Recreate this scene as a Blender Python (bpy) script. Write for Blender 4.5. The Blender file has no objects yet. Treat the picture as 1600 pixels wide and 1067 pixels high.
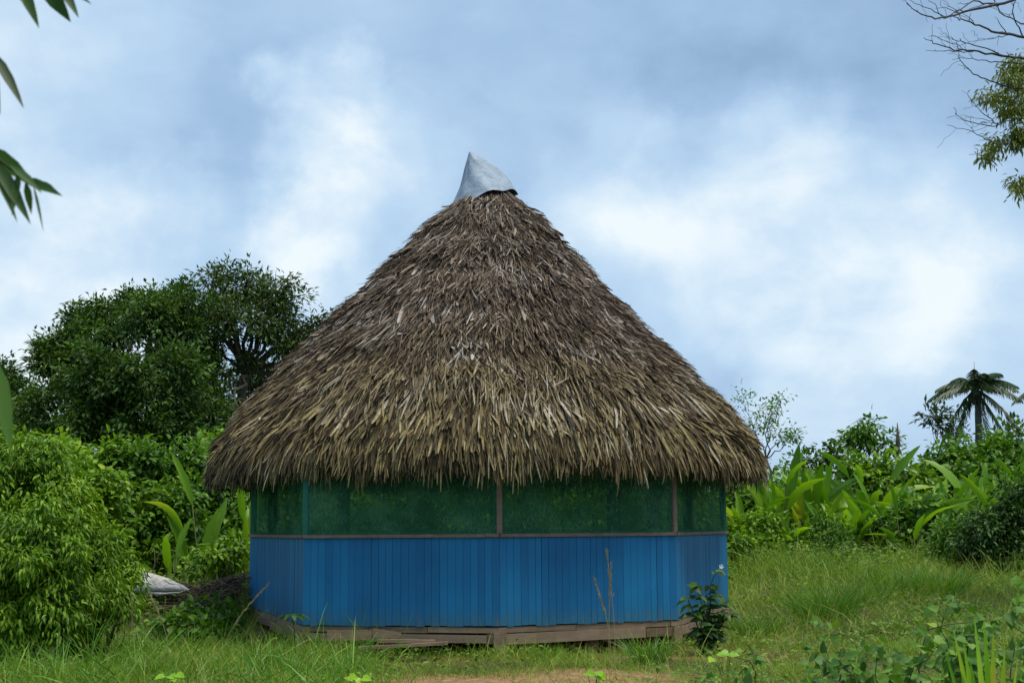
import bpy, math
import numpy as np
from mathutils import Matrix, Vector

rng = np.random.default_rng(7)
sc = bpy.context.scene
COL = sc.collection

# ------------------------------------------------------------------ camera
FPX = 2222.0
EYE = 1.49
PITCH = math.radians(7.47)
ROLL = math.radians(-0.4)
cam_d = bpy.data.cameras.new("camera")
cam = bpy.data.objects.new("camera", cam_d)
COL.objects.link(cam)
cam_d.sensor_width = 36.0
cam_d.lens = 36.0 * FPX / 1600.0
cam_d.clip_start = 0.05
cam_d.clip_end = 3000
CM = Matrix.Translation((0, 0, EYE)) @ Matrix.Rotation(math.pi / 2 + PITCH, 4, 'X') @ Matrix.Rotation(ROLL, 4, 'Z')
cam.matrix_world = CM
cam_d.dof.use_dof = True
cam_d.dof.focus_distance = 18.5
cam_d.dof.aperture_fstop = 7.5
sc.camera = cam
CR = np.array(CM.to_3x3())

# ------------------------------------------------------------------ exposure
sc.view_settings.view_transform = 'Standard'
sc.view_settings.look = 'None'
sc.view_settings.exposure = 0.5
sc.view_settings.gamma = 1.0
sc.render.engine = 'CYCLES'
sc.cycles.max_bounces = 6
sc.cycles.transparent_max_bounces = 8
sc.cycles.diffuse_bounces = 3
sc.cycles.use_denoising = True

# ------------------------------------------------------------------ sun + sky
SUN_EL, SUN_AZ = math.radians(69), math.radians(122)     # azimuth from +Y (north) towards +X
sun_d = bpy.data.lights.new("sun", 'SUN')
sun_d.energy = 2.9
sun_d.angle = math.radians(28)
sun_d.color = (1.0, 0.93, 0.80)
sun = bpy.data.objects.new("sun", sun_d)
COL.objects.link(sun)
sdir = Vector((math.sin(SUN_AZ) * math.cos(SUN_EL), math.cos(SUN_AZ) * math.cos(SUN_EL), math.sin(SUN_EL)))
sun.rotation_euler = sdir.to_track_quat('Z', 'Y').to_euler()
sun.location = (0, 0, 40)


def raydir(px, py):
    v = CR @ np.array([(px - 800) / FPX, -(py - 533.5) / FPX, -1.0])
    return v / np.linalg.norm(v)


def P(px, py, d):
    """world point seen at photo pixel (px,py) at distance d along world Y"""
    v = raydir(px, py)
    return np.array([0, 0, EYE]) + v * (d / v[1])


class NT:
    def __init__(s, tree):
        s.t = tree
        s.n = tree.nodes
        s.l = tree.links

    def new(s, typ, **kw):
        nd = s.n.new(typ)
        for k, v in kw.items():
            setattr(nd, k, v)
        return nd

    def put(s, sock, v):
        if hasattr(v, 'is_output') or isinstance(v, bpy.types.NodeSocket):
            s.l.new(v, sock)
        else:
            sock.default_value = v

    def math(s, op, a, b=0.0, c=None, clamp=False):
        nd = s.new('ShaderNodeMath', operation=op, use_clamp=clamp)
        s.put(nd.inputs[0], a)
        s.put(nd.inputs[1], b)
        if c is not None:
            s.put(nd.inputs[2], c)
        return nd.outputs[0]

    def mix(s, f, a, b, bt='MIX'):
        nd = s.new('ShaderNodeMix', data_type='RGBA', blend_type=bt)
        s.put(nd.inputs[0], f)
        s.put(nd.inputs[6], a if not isinstance(a, tuple) else (*a[:3], 1))
        s.put(nd.inputs[7], b if not isinstance(b, tuple) else (*b[:3], 1))
        return nd.outputs[2]

    def ramp(s, f, stops, interp='LINEAR'):
        nd = s.new('ShaderNodeValToRGB')
        cr = nd.color_ramp
        cr.interpolation = interp
        while len(cr.elements) < len(stops):
            cr.elements.new(0.5)
        for e, (p, c) in zip(cr.elements, stops):
            e.position = p
            e.color = (*c[:3], 1) if isinstance(c, (tuple, list)) else (c, c, c, 1)
        s.put(nd.inputs[0], f)
        return nd.outputs[0]

    def noise(s, vec, scale, detail=3, rough=0.5, dist=0.0):
        nd = s.new('ShaderNodeTexNoise')
        if vec is not None:
            s.put(nd.inputs['Vector'], vec)
        nd.inputs['Scale'].default_value = scale
        nd.inputs['Detail'].default_value = detail
        nd.inputs['Roughness'].default_value = rough
        nd.inputs['Distortion'].default_value = dist
        return nd.outputs[0]

    def maprange(s, v, a, b, c=0.0, d=1.0, smooth=False):
        nd = s.new('ShaderNodeMapRange', interpolation_type='SMOOTHSTEP' if smooth else 'LINEAR')
        s.put(nd.inputs[0], v)
        for i, q in enumerate((a, b, c, d)):
            nd.inputs[i + 1].default_value = q
        return nd.outputs[0]

    def vmap(s, vec, scale=(1, 1, 1), rot=(0, 0, 0)):
        nd = s.new('ShaderNodeMapping')
        s.put(nd.inputs[0], vec)
        nd.inputs['Scale'].default_value = scale
        nd.inputs['Rotation'].default_value = rot
        return nd.outputs[0]


world = bpy.data.worlds.new("World")
sc.world = world
world.use_nodes = True
w = NT(world.node_tree)
w.n.clear()
wout = w.new('ShaderNodeOutputWorld')
bg = w.new('ShaderNodeBackground')
bg.inputs['Strength'].default_value = 0.1
w.l.new(bg.outputs[0], wout.inputs[0])
sky = w.new('ShaderNodeTexSky', sky_type='NISHITA')
sky.sun_disc = False
sky.sun_elevation = SUN_EL
sky.sun_rotation = SUN_AZ
tc = w.new('ShaderNodeTexCoord')
gen = tc.outputs['Generated']
nz = w.new('ShaderNodeTexNoise')
w.l.new(gen, nz.inputs['Vector'])
nz.inputs['Scale'].default_value = 6.5
nz.inputs['Detail'].default_value = 9
nz.inputs['Roughness'].default_value = 0.55
sub = w.new('ShaderNodeVectorMath', operation='SUBTRACT')
w.l.new(nz.outputs['Color'], sub.inputs[0])
sub.inputs[1].default_value = (0.5, 0.5, 0.5)
scl = w.new('ShaderNodeVectorMath', operation='SCALE')
w.l.new(sub.outputs[0], scl.inputs[0])
scl.inputs['Scale'].default_value = 0.21
addv = w.new('ShaderNodeVectorMath', operation='ADD')
w.l.new(gen, addv.inputs[0])
w.l.new(scl.outputs[0], addv.inputs[1])
nrmv = w.new('ShaderNodeVectorMath', operation='NORMALIZE')
w.l.new(addv.outputs[0], nrmv.inputs[0])
cdir = nrmv.outputs[0]
# bright and dark cloud banks: direction (given by where it stands in the sky), angular radius in photo pixels, weight
BANKS = [(490, 235, 120, .27), (570, 290, 130, .20), (430, 290, 130, .18), (960, 300, 150, .28), (1150, 360, 170, .30), (1380, 380, 210, .27),
         (1550, 440, 180, .21), (1000, 430, 160, .18), (60, 440, 220, .34), (150, 500, 200, .16), (1320, 470, 230, .14), (200, 400, 150, .22), (60, 110, 200, .26), (1250, 640, 120, .22),
         (330, 330, 70, -.10), (200, 270, 170, -.16), (330, 80, 220, -.04), (1260, 150, 330, -.17), (900, 110, 230, -.08), (1540, 120, 220, -.12), (1100, 570, 170, -.04),
         (1420, 560, 120, -.06), (740, 330, 60, -.06), (1180, 200, 160, -.10)]
acc = None
for (bx, by, br, wt) in BANKS:
    c = raydir(bx, by)
    dt = w.new('ShaderNodeVectorMath', operation='DOT_PRODUCT')
    w.l.new(cdir, dt.inputs[0])
    dt.inputs[1].default_value = tuple(c)
    m = w.maprange(dt.outputs['Value'], math.cos(1.35 * br / FPX), 1.0, 0, wt, True)
    acc = m if acc is None else w.math('ADD', acc, m)
big = w.noise(w.vmap(gen, (1, 1, 1.7)), 4.2, 7, 0.55, 0.25)
fine = w.noise(w.vmap(gen, (1, 1, 1.8)), 15, 6, 0.6, 0.3)
med = w.noise(w.vmap(gen, (1, 1, 1.5)), 8.5, 9, 0.58, 0.2)
bill = w.maprange(med, .34, .66, .60, 1.35, True)
val = w.math('ADD', w.math('MULTIPLY', acc, bill), w.math('MULTIPLY_ADD', big, 0.42, 0.15))
val = w.math('ADD', val, w.math('MULTIPLY_ADD', fine, 0.26, -0.13))
cloud = w.ramp(val, [(0.02, (.225, .345, .505)), (0.25, (.285, .422, .605)), (0.50, (.395, .54, .70)), (0.76, (.54, .655, .755)), (1.0, (.69, .755, .79))])
cl10 = w.new('ShaderNodeVectorMath', operation='SCALE')
w.l.new(cloud, cl10.inputs[0])
cl10.inputs['Scale'].default_value = 9.2
mixed = w.mix(0.06, cl10.outputs[0], sky.outputs[0])
w.l.new(mixed, bg.inputs['Color'])

# ------------------------------------------------------------------ helpers: tags, meshes


def tag(o, label=None, cat=None, group=None, kind=None):
    if label:
        o['label'] = label
    if cat:
        o['category'] = cat
    if group:
        o['group'] = group
    if kind:
        o['kind'] = kind
    return o


def thing(name, label, cat, loc=(0, 0, 0), group=None):
    o = bpy.data.objects.new(name, None)
    o.empty_display_size = 0.2
    COL.objects.link(o)
    o.location = tuple(float(q) for q in loc)
    return tag(o, label, cat, group)


class MB:
    """collects vertices and faces with numpy"""

    def __init__(s):
        s.v, s.li, s.sz, s.n = [], [], [], 0

    def add(s, V, F):
        """V (n,3), F (m,k) int"""
        V = np.asarray(V, float).reshape(-1, 3)
        F = np.asarray(F, int)
        s.v.append(V)
        s.li.append((F + s.n).ravel())
        s.sz.append(np.full(len(F), F.shape[1], int))
        s.n += len(V)

    def box(s, c, size, R=None):
        hx, hy, hz = [q / 2 for q in size]
        V = np.array([[x, y, z] for x in (-hx, hx) for y in (-hy, hy) for z in (-hz, hz)])
        if R is not None:
            V = V @ np.asarray(R).T
        s.add(V + np.asarray(c), [[0, 1, 3, 2], [4, 6, 7, 5], [0, 4, 5, 1], [2, 3, 7, 6], [0, 2, 6, 4], [1, 5, 7, 3]])

    def tube(s, pts, rad, n=6, cap=True):
        pts = np.asarray(pts, float)
        K = len(pts)
        rad = np.broadcast_to(np.asarray(rad, float), (K,))
        T = np.gradient(pts, axis=0)
        T /= np.linalg.norm(T, axis=1)[:, None] + 1e-12
        ref = np.array([0, 0, 1.0]) if abs(T[:, 2]).mean() < .8 else np.array([1.0, 0, 0])
        A = np.cross(T, ref)
        A /= np.linalg.norm(A, axis=1)[:, None] + 1e-12
        B = np.cross(T, A)
        a = np.arange(n) * 2 * math.pi / n
        V = pts[:, None] + rad[:, None, None] * (np.cos(a)[None, :, None] * A[:, None] + np.sin(a)[None, :, None] * B[:, None])
        i = np.arange(K - 1)[:, None] * n
        j = np.arange(n)[None]
        jn = (j + 1) % n
        F = np.stack([i + j, i + jn, i + n + jn, i + n + j], -1).reshape(-1, 4)
        base = s.n
        s.add(V.reshape(-1, 3), F)
        if cap:
            s.li.append(np.arange(n)[::-1] + base)
            s.sz.append(np.array([n]))
            s.li.append(np.arange(n) + base + (K - 1) * n)
            s.sz.append(np.array([n]))

    def build(s, name, mat, parent=None, smooth=False):
        V = np.concatenate(s.v) if s.v else np.zeros((0, 3))
        L = np.concatenate(s.li)
        S = np.concatenate(s.sz)
        st = np.concatenate([[0], np.cumsum(S)[:-1]])
        if parent is not None:
            off = np.zeros(3)
            q = parent
            while q is not None:
                off += np.array(q.location)
                q = q.parent
            V = V - off
        me = bpy.data.meshes.new(name)
        me.vertices.add(len(V))
        me.vertices.foreach_set('co', V.astype(np.float32).ravel())
        me.loops.add(len(L))
        me.loops.foreach_set('vertex_index', L.astype(np.int32))
        me.polygons.add(len(S))
        me.polygons.foreach_set('loop_start', st.astype(np.int32))
        me.polygons.foreach_set('use_smooth', np.full(len(S), bool(smooth)))
        me.update(calc_edges=True)
        me.materials.append(mat)
        o = bpy.data.objects.new(name, me)
        COL.objects.link(o)
        if parent is not None:
            o.parent = parent
        return o


def unit(a):
    a = np.asarray(a, float)
    return a / (np.linalg.norm(a, axis=-1, keepdims=True) + 1e-12)


def ribbons(mb, root, dr, side, ln, wd, bend, prof, fold=0.0):
    """curved strips: p(t)=root+dr*ln*t+bend*t^2 ; prof = list of (t,width) ; fold>0 gives a V-shaped midrib"""
    N = len(root)
    ln = np.broadcast_to(np.asarray(ln, float), (N,))
    wd = np.broadcast_to(np.asarray(wd, float), (N,))
    t = np.array([p[0] for p in prof])
    wp = np.array([p[1] for p in prof])
    K = len(t)
    C = root[:, None] + dr[:, None] * (ln[:, None] * t[None])[..., None] + bend[:, None] * (t ** 2)[None, :, None]
    tang = unit(dr[:, None] * ln[:, None, None] + 2 * bend[:, None] * t[None, :, None])
    sd = unit(side[:, None] - tang * (side[:, None] * tang).sum(-1, keepdims=True))
    hw = 0.5 * wd[:, None, None] * wp[None, :, None]
    if fold == 0:
        V = np.stack([C - sd * hw, C + sd * hw], 2)
        m = 2
    else:
        nn = np.cross(sd, tang)
        V = np.stack([C - sd * hw + nn * hw * fold, C, C + sd * hw + nn * hw * fold], 2)
        m = 3
    b = (np.arange(N) * K * m)[:, None, None]
    k = (np.arange(K - 1) * m)[None, :, None]
    c = np.arange(m - 1)[None, None]
    i = b + k + c
    F = np.stack([i, i + 1, i + m + 1, i + m], -1).reshape(-1, 4)
    mb.add(V.reshape(-1, 3), F)


# leaf templates: x across (unit half width .5), y along, z up
LEAF2 = (np.array([[0, 0, 0], [-.5, .42, .10], [.5, .42, .10], [0, 1, -.06]]), np.array([[0, 3, 1], [0, 2, 3]]))
LEAF5 = (np.array([[0, 0, 0], [-.42, .25, .07], [0, .3, .0], [.42, .25, .07], [-.40, .6, .02], [0, .65, -.05], [.40, .6, .02], [0, 1, -.2]]),
         None)
LEAF5_T = np.array([[0, 2, 1], [0, 3, 2], [4, 5, 7], [5, 6, 7]])
LEAF5_Q = np.array([[1, 2, 5, 4], [2, 3, 6, 5]])
HEART = np.array([[0, 0, 0], [-.35, -.08, .03], [-.52, .2, .06], [-.38, .58, .02], [0, 1, -.12], [.38, .58, .02], [.52, .2, .06], [.35, -.08, .03], [0, .45, -.03]])
HEART_T = np.array([[0, 8, 1], [1, 8, 2], [2, 8, 3], [3, 8, 4], [4, 8, 5], [5, 8, 6], [6, 8, 7], [7, 8, 0]])


def leaves(mb, pos, dr, nr, ln, wd, kind='leaf2'):
    N = len(pos)
    ln = np.broadcast_to(np.asarray(ln, float), (N,))
    wd = np.broadcast_to(np.asarray(wd, float), (N,))
    y = unit(dr)
    x = unit(np.cross(y, nr))
    z = np.cross(x, y)
    if kind == 'leaf2':
        V, tris, quads = LEAF2[0], LEAF2[1], None
    elif kind == 'leaf5':
        V, tris, quads = LEAF5[0], LEAF5_T, LEAF5_Q
    else:
        V, tris, quads = HEART, HEART_T, None
    W = pos[:, None] + x[:, None] * (wd[:, None] * V[None, :, 0])[..., None] + y[:, None] * (ln[:, None] * V[None, :, 1])[..., None] + z[:, None] * (ln[:, None] * V[None, :, 2])[..., None]
    n = len(V)
    off = (np.arange(N) * n)[:, None, None]
    mb.add(W.reshape(-1, 3), (tris[None] + off).reshape(-1, 3))
    if quads is not None:
        base = mb.n - N * n
        F = (quads[None] + off).reshape(-1, 4) + base
        mb.li.append(F.ravel())
        mb.sz.append(np.full(len(F), 4, int))


def sphere_dirs(n):
    return unit(rng.normal(size=(n, 3)))


def smooth01(x):
    x = np.clip(x, 0, 1)
    return x * x * (3 - 2 * x)


def gz(x, y):
    """height of the ground: flat round the hut, a gentle rise beyond it"""
    x = np.asarray(x, float)
    y = np.asarray(y, float)
    side = 0.25 + 0.75 * smooth01((np.abs(x + .36) - 3.8) / 2.2)
    far = smooth01((y - 30) / 6)
    rise = 0.78 * smooth01((y - 18.5) / 15) * np.maximum(side, far)
    bump = 0.035 * np.sin(x * 1.3 + 0.7) * np.sin(y * 0.9) + 0.02 * np.sin(x * 3.1 + y * 2.3)
    bank = .36 * np.exp(-((x + 5.1) / 1.3) ** 2 - ((y - 23.0) / 1.2) ** 2)
    return rise + bank - .10 + bump * np.clip((60 - y) / 40, 0, 1)


def G(px, d):
    v = raydir(px, 800)
    x = v[0] / v[1] * d
    return np.array([x, d, float(gz(x, d))])


# ------------------------------------------------------------------ materials
def newmat(name):
    m = bpy.data.materials.new(name)
    m.use_nodes = True
    t = NT(m.node_tree)
    t.n.clear()
    out = t.new('ShaderNodeOutputMaterial')
    return m, t, out


def principled(t, color, rough=.6, spec=.5, metal=0.0, normal=None):
    b = t.new('ShaderNodeBsdfPrincipled')
    t.put(b.inputs['Base Color'], color if not isinstance(color, tuple) else (*color[:3], 1))
    t.put(b.inputs['Roughness'], rough)
    b.inputs['Specular IOR Level'].default_value = spec
    b.inputs['Metallic'].default_value = metal
    if normal is not None:
        t.l.new(normal, b.inputs['Normal'])
    return b


def bump(t, h, dist=.01, strength=1.0):
    b = t.new('ShaderNodeBump')
    b.inputs['Distance'].default_value = dist
    b.inputs['Strength'].default_value = strength
    t.l.new(h, b.inputs['Height'])
    return b.outputs[0]


def leafmat(name, stops, rough=.5, spec=.32, trans=.32, clump=1.2, var=.5):
    """stops: colour ramp over per-leaf random; larger clumps shift hue and tone a little"""
    m, t, out = newmat(name)
    geo = t.new('ShaderNodeNewGeometry')
    nv = t.noise(geo.outputs['Position'], clump, 2)
    f = t.math('ADD', t.math('MULTIPLY', geo.outputs['Random Per Island'], 1 - var * .6), t.math('MULTIPLY_ADD', nv, var * 1.6, -var * .55), clamp=True)
    col = t.ramp(f, stops)
    b = principled(t, col, rough, spec)
    tr = t.new('ShaderNodeBsdfTranslucent')
    tc_ = t.mix(1.0, col, (1.25, 1.25, .55), 'MULTIPLY')
    t.l.new(tc_, tr.inputs['Color'])
    mx = t.new('ShaderNodeMixShader')
    mx.inputs[0].default_value = trans
    t.l.new(b.outputs[0], mx.inputs[1])
    t.l.new(tr.outputs[0], mx.inputs[2])
    t.l.new(mx.outputs[0], out.inputs[0])
    return m


def woodmat(name, c1, c2, scale=(2, 2, 14), rough=.8):
    m, t, out = newmat(name)
    geo = t.new('ShaderNodeNewGeometry')
    tcn = t.new('ShaderNodeTexCoord')
    n1 = t.noise(t.vmap(tcn.outputs['Object'], scale), 3.0, 5, .65, .4)
    n2 = t.noise(tcn.outputs['Object'], 5, 4)
    f = t.math('MULTIPLY_ADD', n1, 1.1, -.2)
    f = t.math('ADD', f, t.math('MULTIPLY_ADD', geo.outputs['Random Per Island'], .5, -.25))
    f = t.math('ADD', f, t.math('MULTIPLY_ADD', n2, .6, -.3), clamp=True)
    col = t.ramp(f, [(.1, c1), (.9, c2)])
    b = principled(t, col, rough, .25, normal=bump(t, n1, .002, .5))
    t.l.new(b.outputs[0], out.inputs[0])
    return m


def barkmat(name, c1, c2):
    return woodmat(name, c1, c2, (6, 6, 2), .9)


M = {}
M['tree_dark'] = leafmat('tree_dark', [(0, (.016, .045, .008)), (.5, (.054, .120, .017)), (.85, (.11, .205, .026)), (1, (.18, .27, .04))], clump=.55, trans=.25)
M['tree_olive'] = leafmat('tree_olive', [(0, (.022, .045, .009)), (.5, (.055, .105, .018)), (.85, (.10, .16, .028)), (1, (.15, .20, .04))], clump=.6, trans=.25)
M['bush_bright'] = leafmat('bush_bright', [(0, (.030, .085, .005)), (.42, (.115, .235, .009)), (.78, (.20, .36, .014)), (1, (.34, .43, .03))], clump=1.3, trans=.32)
M['bush_mid'] = leafmat('bush_mid', [(0, (.028, .085, .008)), (.48, (.080, .190, .013)), (.82, (.155, .30, .018)), (1, (.27, .37, .03))], clump=1.2, trans=.32, rough=.48)
M['bush_deep'] = leafmat('bush_deep', [(0, (.014, .042, .008)), (.5, (.038, .100, .013)), (.9, (.08, .175, .02)), (1, (.15, .24, .03))], clump=1.2, trans=.26, rough=.48)
M['heliconia'] = leafmat('heliconia', [(0, (.055, .150, .008)), (.45, (.13, .285, .012)), (.78, (.22, .385, .018)), (.92, (.34, .43, .03)), (1, (.50, .38, .04))], clump=.8, trans=.42, rough=.42, spec=.4)
M['weeds'] = leafmat('weeds', [(0, (.040, .095, .009)), (.5, (.10, .20, .015)), (.85, (.18, .29, .022)), (1, (.28, .29, .05))], clump=.9, trans=.3)
M['grass'] = leafmat('grass', [(0, (.055, .115, .012)), (.35, (.145, .26, .022)), (.62, (.235, .355, .036)), (.84, (.34, .36, .075)), (1, (.44, .36, .15))], clump=.55, trans=.33, rough=.5, spec=.3)
M['tuft'] = leafmat('tuft', [(0, (.040, .125, .012)), (.6, (.115, .28, .02)), (.9, (.20, .35, .03)), (1, (.32, .32, .08))], clump=.8, trans=.33, rough=.45, spec=.35)
M['yellow_blade'] = leafmat('yellow_blade', [(0, (.10, .28, .015)), (.45, (.22, .45, .02)), (.72, (.38, .52, .03)), (.85, (.60, .50, .05)), (1, (.6, .32, .06))], clump=3, trans=.4, rough=.4)
M['vine'] = leafmat('vine', [(0, (.030, .095, .012)), (.45, (.080, .195, .018)), (.8, (.16, .30, .025)), (1, (.32, .40, .04))], clump=1.6, trans=.35, rough=.52)
M['spray'] = leafmat('spray', [(0, (.065, .095, .012)), (.5, (.155, .20, .024)), (1, (.28, .31, .045))], clump=2.5, trans=.4, rough=.5, spec=.3)
M['palm'] = leafmat('palm', [(0, (.022, .048, .022)), (.6, (.048, .092, .036)), (1, (.095, .145, .055))], clump=.5, trans=.2, rough=.45)
M['straw'] = leafmat('straw', [(0, (.20, .18, .06)), (1, (.42, .36, .17))], clump=2, trans=.2, rough=.6)
M['red_flower'] = leafmat('red_flower', [(0, (.20, .02, .012)), (1, (.38, .04, .02))], clump=2, trans=.2)
M['white_flower'] = leafmat('white_flower', [(0, (.6, .6, .55)), (1, (.8, .8, .75))], clump=2, trans=.2)
M['bark'] = barkmat('bark', (.035, .028, .020), (.12, .10, .075))
M['bark_grey'] = barkmat('bark_grey', (.035, .036, .036), (.12, .12, .115))
M['stem'] = woodmat('stem', (.035, .055, .015), (.10, .11, .03))
M['twig'] = woodmat('twig', (.07, .05, .03), (.24, .18, .12))
M['log'] = woodmat('log', (.16, .145, .13), (.85, .81, .75), (2.2, 12, 12), .85)
M['skirt'] = woodmat('skirt', (.12, .080, .050), (.36, .26, .17), (1.2, 1.2, 34))
M['rail'] = woodmat('rail', (.13, .095, .07), (.34, .25, .18), (2, 2, 14))
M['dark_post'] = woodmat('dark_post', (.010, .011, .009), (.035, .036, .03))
M['green_paint'] = woodmat('green_paint', (.012, .12, .075), (.03, .20, .13), (2, 2, 2), .55)


def blue_mat():
    m, t, out = newmat('blue_paint')
    geo = t.new('ShaderNodeNewGeometry')
    pos = geo.outputs['Position']
    rnd = geo.outputs['Random Per Island']
    grain = t.noise(t.vmap(pos, (14, 14, .8)), 3.5, 5, .65)
    blotch = t.noise(pos, 1.6, 4, .6)
    col = t.ramp(t.math('MULTIPLY_ADD', blotch, .6, t.math('MULTIPLY', rnd, .45), clamp=True),
                 [(.05, (.003, .098, .245)), (.5, (.004, .146, .335)), (.95, (.008, .195, .405))])
    col = t.mix(t.maprange(grain, .52, .75, 0, .35), col, (.012, .19, .36))
    sep = t.new('ShaderNodeSeparateXYZ')
    t.l.new(pos, sep.inputs[0])
    # splashed dirt and worn paint along the foot of the boards
    low = t.maprange(t.math('ADD', sep.outputs[2], t.math('MULTIPLY_ADD', t.noise(t.vmap(pos, (7, 7, 1.6)), 2.2, 5, .65), .55, -.275)), .22, .58, 1, 0, True)
    col = t.mix(t.math('MULTIPLY', low, .75), col, (.03, .14, .20))
    worn = t.math('MULTIPLY', t.maprange(t.noise(t.vmap(pos, (16, 16, 3)), 2, 5, .7), .53, .63), t.maprange(sep.outputs[2], .27, .46, 1, 0))
    col = t.mix(t.math('MULTIPLY', worn, .85), col, (.17, .13, .09))
    streak = t.maprange(t.noise(t.vmap(pos, (22, 22, .35)), 3, 4, .6), .62, .75, 0, .28)
    col = t.mix(streak, col, (.07, .24, .38))
    spk = t.maprange(t.noise(pos, 38, 2, .5), .74, .78, 0, .5)
    col = t.mix(spk, col, (.35, .36, .34))
    b = principled(t, col, .55, .35, normal=bump(t, grain, .0006, .5))
    t.l.new(b.outputs[0], out.inputs[0])
    return m


def thatch_mat():
    m, t, out = newmat('thatch')
    geo = t.new('ShaderNodeNewGeometry')
    pos = geo.outputs['Position']
    rnd = geo.outputs['Random Per Island']
    sep = t.new('ShaderNodeSeparateXYZ')
    t.l.new(pos, sep.inputs[0])
    patch = t.noise(t.vmap(pos, (1, 1, 1.6)), 1.1, 3, .55)
    f = t.math('ADD', rnd, t.math('MULTIPLY_ADD', patch, .8, -.4), clamp=True)
    lowc = t.ramp(f, [(0, (.030, .021, .013)), (.22, (.080, .056, .030)), (.5, (.165, .124, .056)), (.74, (.265, .215, .085)), (.92, (.33, .265, .135)), (1, (.40, .35, .25))])
    hic = t.ramp(f, [(0, (.028, .019, .014)), (.28, (.078, .052, .036)), (.55, (.150, .108, .074)), (.8, (.27, .218, .158)), (.93, (.34, .30, .245)), (1, (.46, .43, .39))])
    k = t.maprange(t.math('ADD', sep.outputs[2], t.math('MULTIPLY_ADD', patch, 2.2, -1.1)), 2.5, 4.6, 0, 1, True)
    col = t.mix(k, lowc, hic)
    streak = t.noise(pos, 30, 4, .65)
    col = t.mix(t.maprange(streak, .42, .70, 0, .62), col, (.045, .033, .022))
    b = principled(t, col, .8, .22)
    tr = t.new('ShaderNodeBsdfTranslucent')
    t.l.new(col, tr.inputs['Color'])
    mx = t.new('ShaderNodeMixShader')
    mx.inputs[0].default_value = .08
    t.l.new(b.outputs[0], mx.inputs[1])
    t.l.new(tr.outputs[0], mx.inputs[2])
    t.l.new(mx.outputs[0], out.inputs[0])
    return m


def screen_mat():
    m, t, out = newmat('insect_mesh')
    geo = t.new('ShaderNodeNewGeometry')
    pos = geo.outputs['Position']
    dirt = t.noise(pos, 2.2, 5, .65)
    weave = t.noise(t.vmap(pos, (1, 1, .35)), 60, 2, .6)
    col = t.ramp(t.math('MULTIPLY_ADD', weave, .4, t.math('MULTIPLY', dirt, .6)), [(.3, (.032, .150, .078)), (.55, (.075, .25, .13)), (.8, (.24, .33, .20))])
    df = t.new('ShaderNodeBsdfDiffuse')
    t.l.new(col, df.inputs[0])
    tl = t.new('ShaderNodeBsdfTranslucent')
    t.l.new(col, tl.inputs[0])
    dd = t.new('ShaderNodeMixShader')
    dd.inputs[0].default_value = .3
    t.l.new(df.outputs[0], dd.inputs[1])
    t.l.new(tl.outputs[0], dd.inputs[2])
    tp = t.new('ShaderNodeBsdfTransparent')
    tp.inputs[0].default_value = (.80, .92, .76, 1)
    mx = t.new('ShaderNodeMixShader')
    t.l.new(t.math('ADD', t.maprange(weave, .35, .65, .50, .68), t.maprange(dirt, .40, .68, -.10, .18)), mx.inputs[0])
    t.l.new(tp.outputs[0], mx.inputs[1])
    t.l.new(dd.outputs[0], mx.inputs[2])
    t.l.new(mx.outputs[0], out.inputs[0])
    return m


def metal_mat():
    m, t, out = newmat('zinc_sheet')
    tcn = t.new('ShaderNodeTexCoord')
    n = t.noise(tcn.outputs['Object'], 7, 5, .65, .5)
    n2 = t.noise(tcn.outputs['Object'], 40, 3, .6)
    col = t.ramp(n, [(.3, (.17, .225, .285)), (.5, (.25, .315, .385)), (.7, (.33, .395, .47))])
    col = t.mix(t.maprange(n2, .58, .72, 0, .4), col, (.33, .33, .33))
    b = principled(t, col, .72, .4, .12, normal=bump(t, n, .03, .5))
    t.l.new(b.outputs[0], out.inputs[0])
    return m


def ground_mat():
    m, t, out = newmat('soil')
    geo = t.new('ShaderNodeNewGeometry')
    pos = geo.outputs['Position']
    n1 = t.noise(pos, .9, 6, .65)
    n2 = t.noise(pos, 9, 6, .7)
    dirt = t.ramp(n2, [(.3, (.14, .078, .038)), (.5, (.26, .158, .075)), (.7, (.38, .255, .14))])
    duff = t.ramp(n2, [(.3, (.028, .035, .014)), (.6, (.075, .07, .03)), (.8, (.15, .12, .055))])
    sep = t.new('ShaderNodeSeparateXYZ')
    t.l.new(pos, sep.inputs[0])
    # worn footpath crossing in front of the hut
    dy = t.math('ABSOLUTE', t.math('ADD', sep.outputs[1], t.math('MULTIPLY_ADD', n1, 1.2, -15.75)))
    path = t.maprange(dy, .6, 1.5, 1, 0, True)
    dx = t.math('ABSOLUTE', t.math('ADD', sep.outputs[0], -.1))
    path = t.math('MULTIPLY', path, t.maprange(dx, 1.2, 2.4, 1, .15, True))
    hx = t.math('MULTIPLY', t.maprange(t.math('ABSOLUTE', t.math('ADD', sep.outputs[0], .36)), 3.4, 4.6, 1, 0, True),
                t.maprange(t.math('ABSOLUTE', t.math('ADD', sep.outputs[1], -21.5)), 3.6, 4.6, 1, 0, True))
    f = t.math('MAXIMUM', path, t.math('MAXIMUM', t.math('MULTIPLY', hx, .8), t.maprange(n1, .58, .7, 0, .5)))
    col = t.mix(f, duff, dirt)
    b = principled(t, col, .95, .15, normal=bump(t, n2, .05, .8))
    t.l.new(b.outputs[0], out.inputs[0])
    return m


M['blue'] = blue_mat()
M['thatch'] = thatch_mat()
M['screen'] = screen_mat()
M['metal'] = metal_mat()
M['soil'] = ground_mat()
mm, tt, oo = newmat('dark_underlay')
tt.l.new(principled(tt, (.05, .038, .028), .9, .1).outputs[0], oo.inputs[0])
M['under'] = mm

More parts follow.
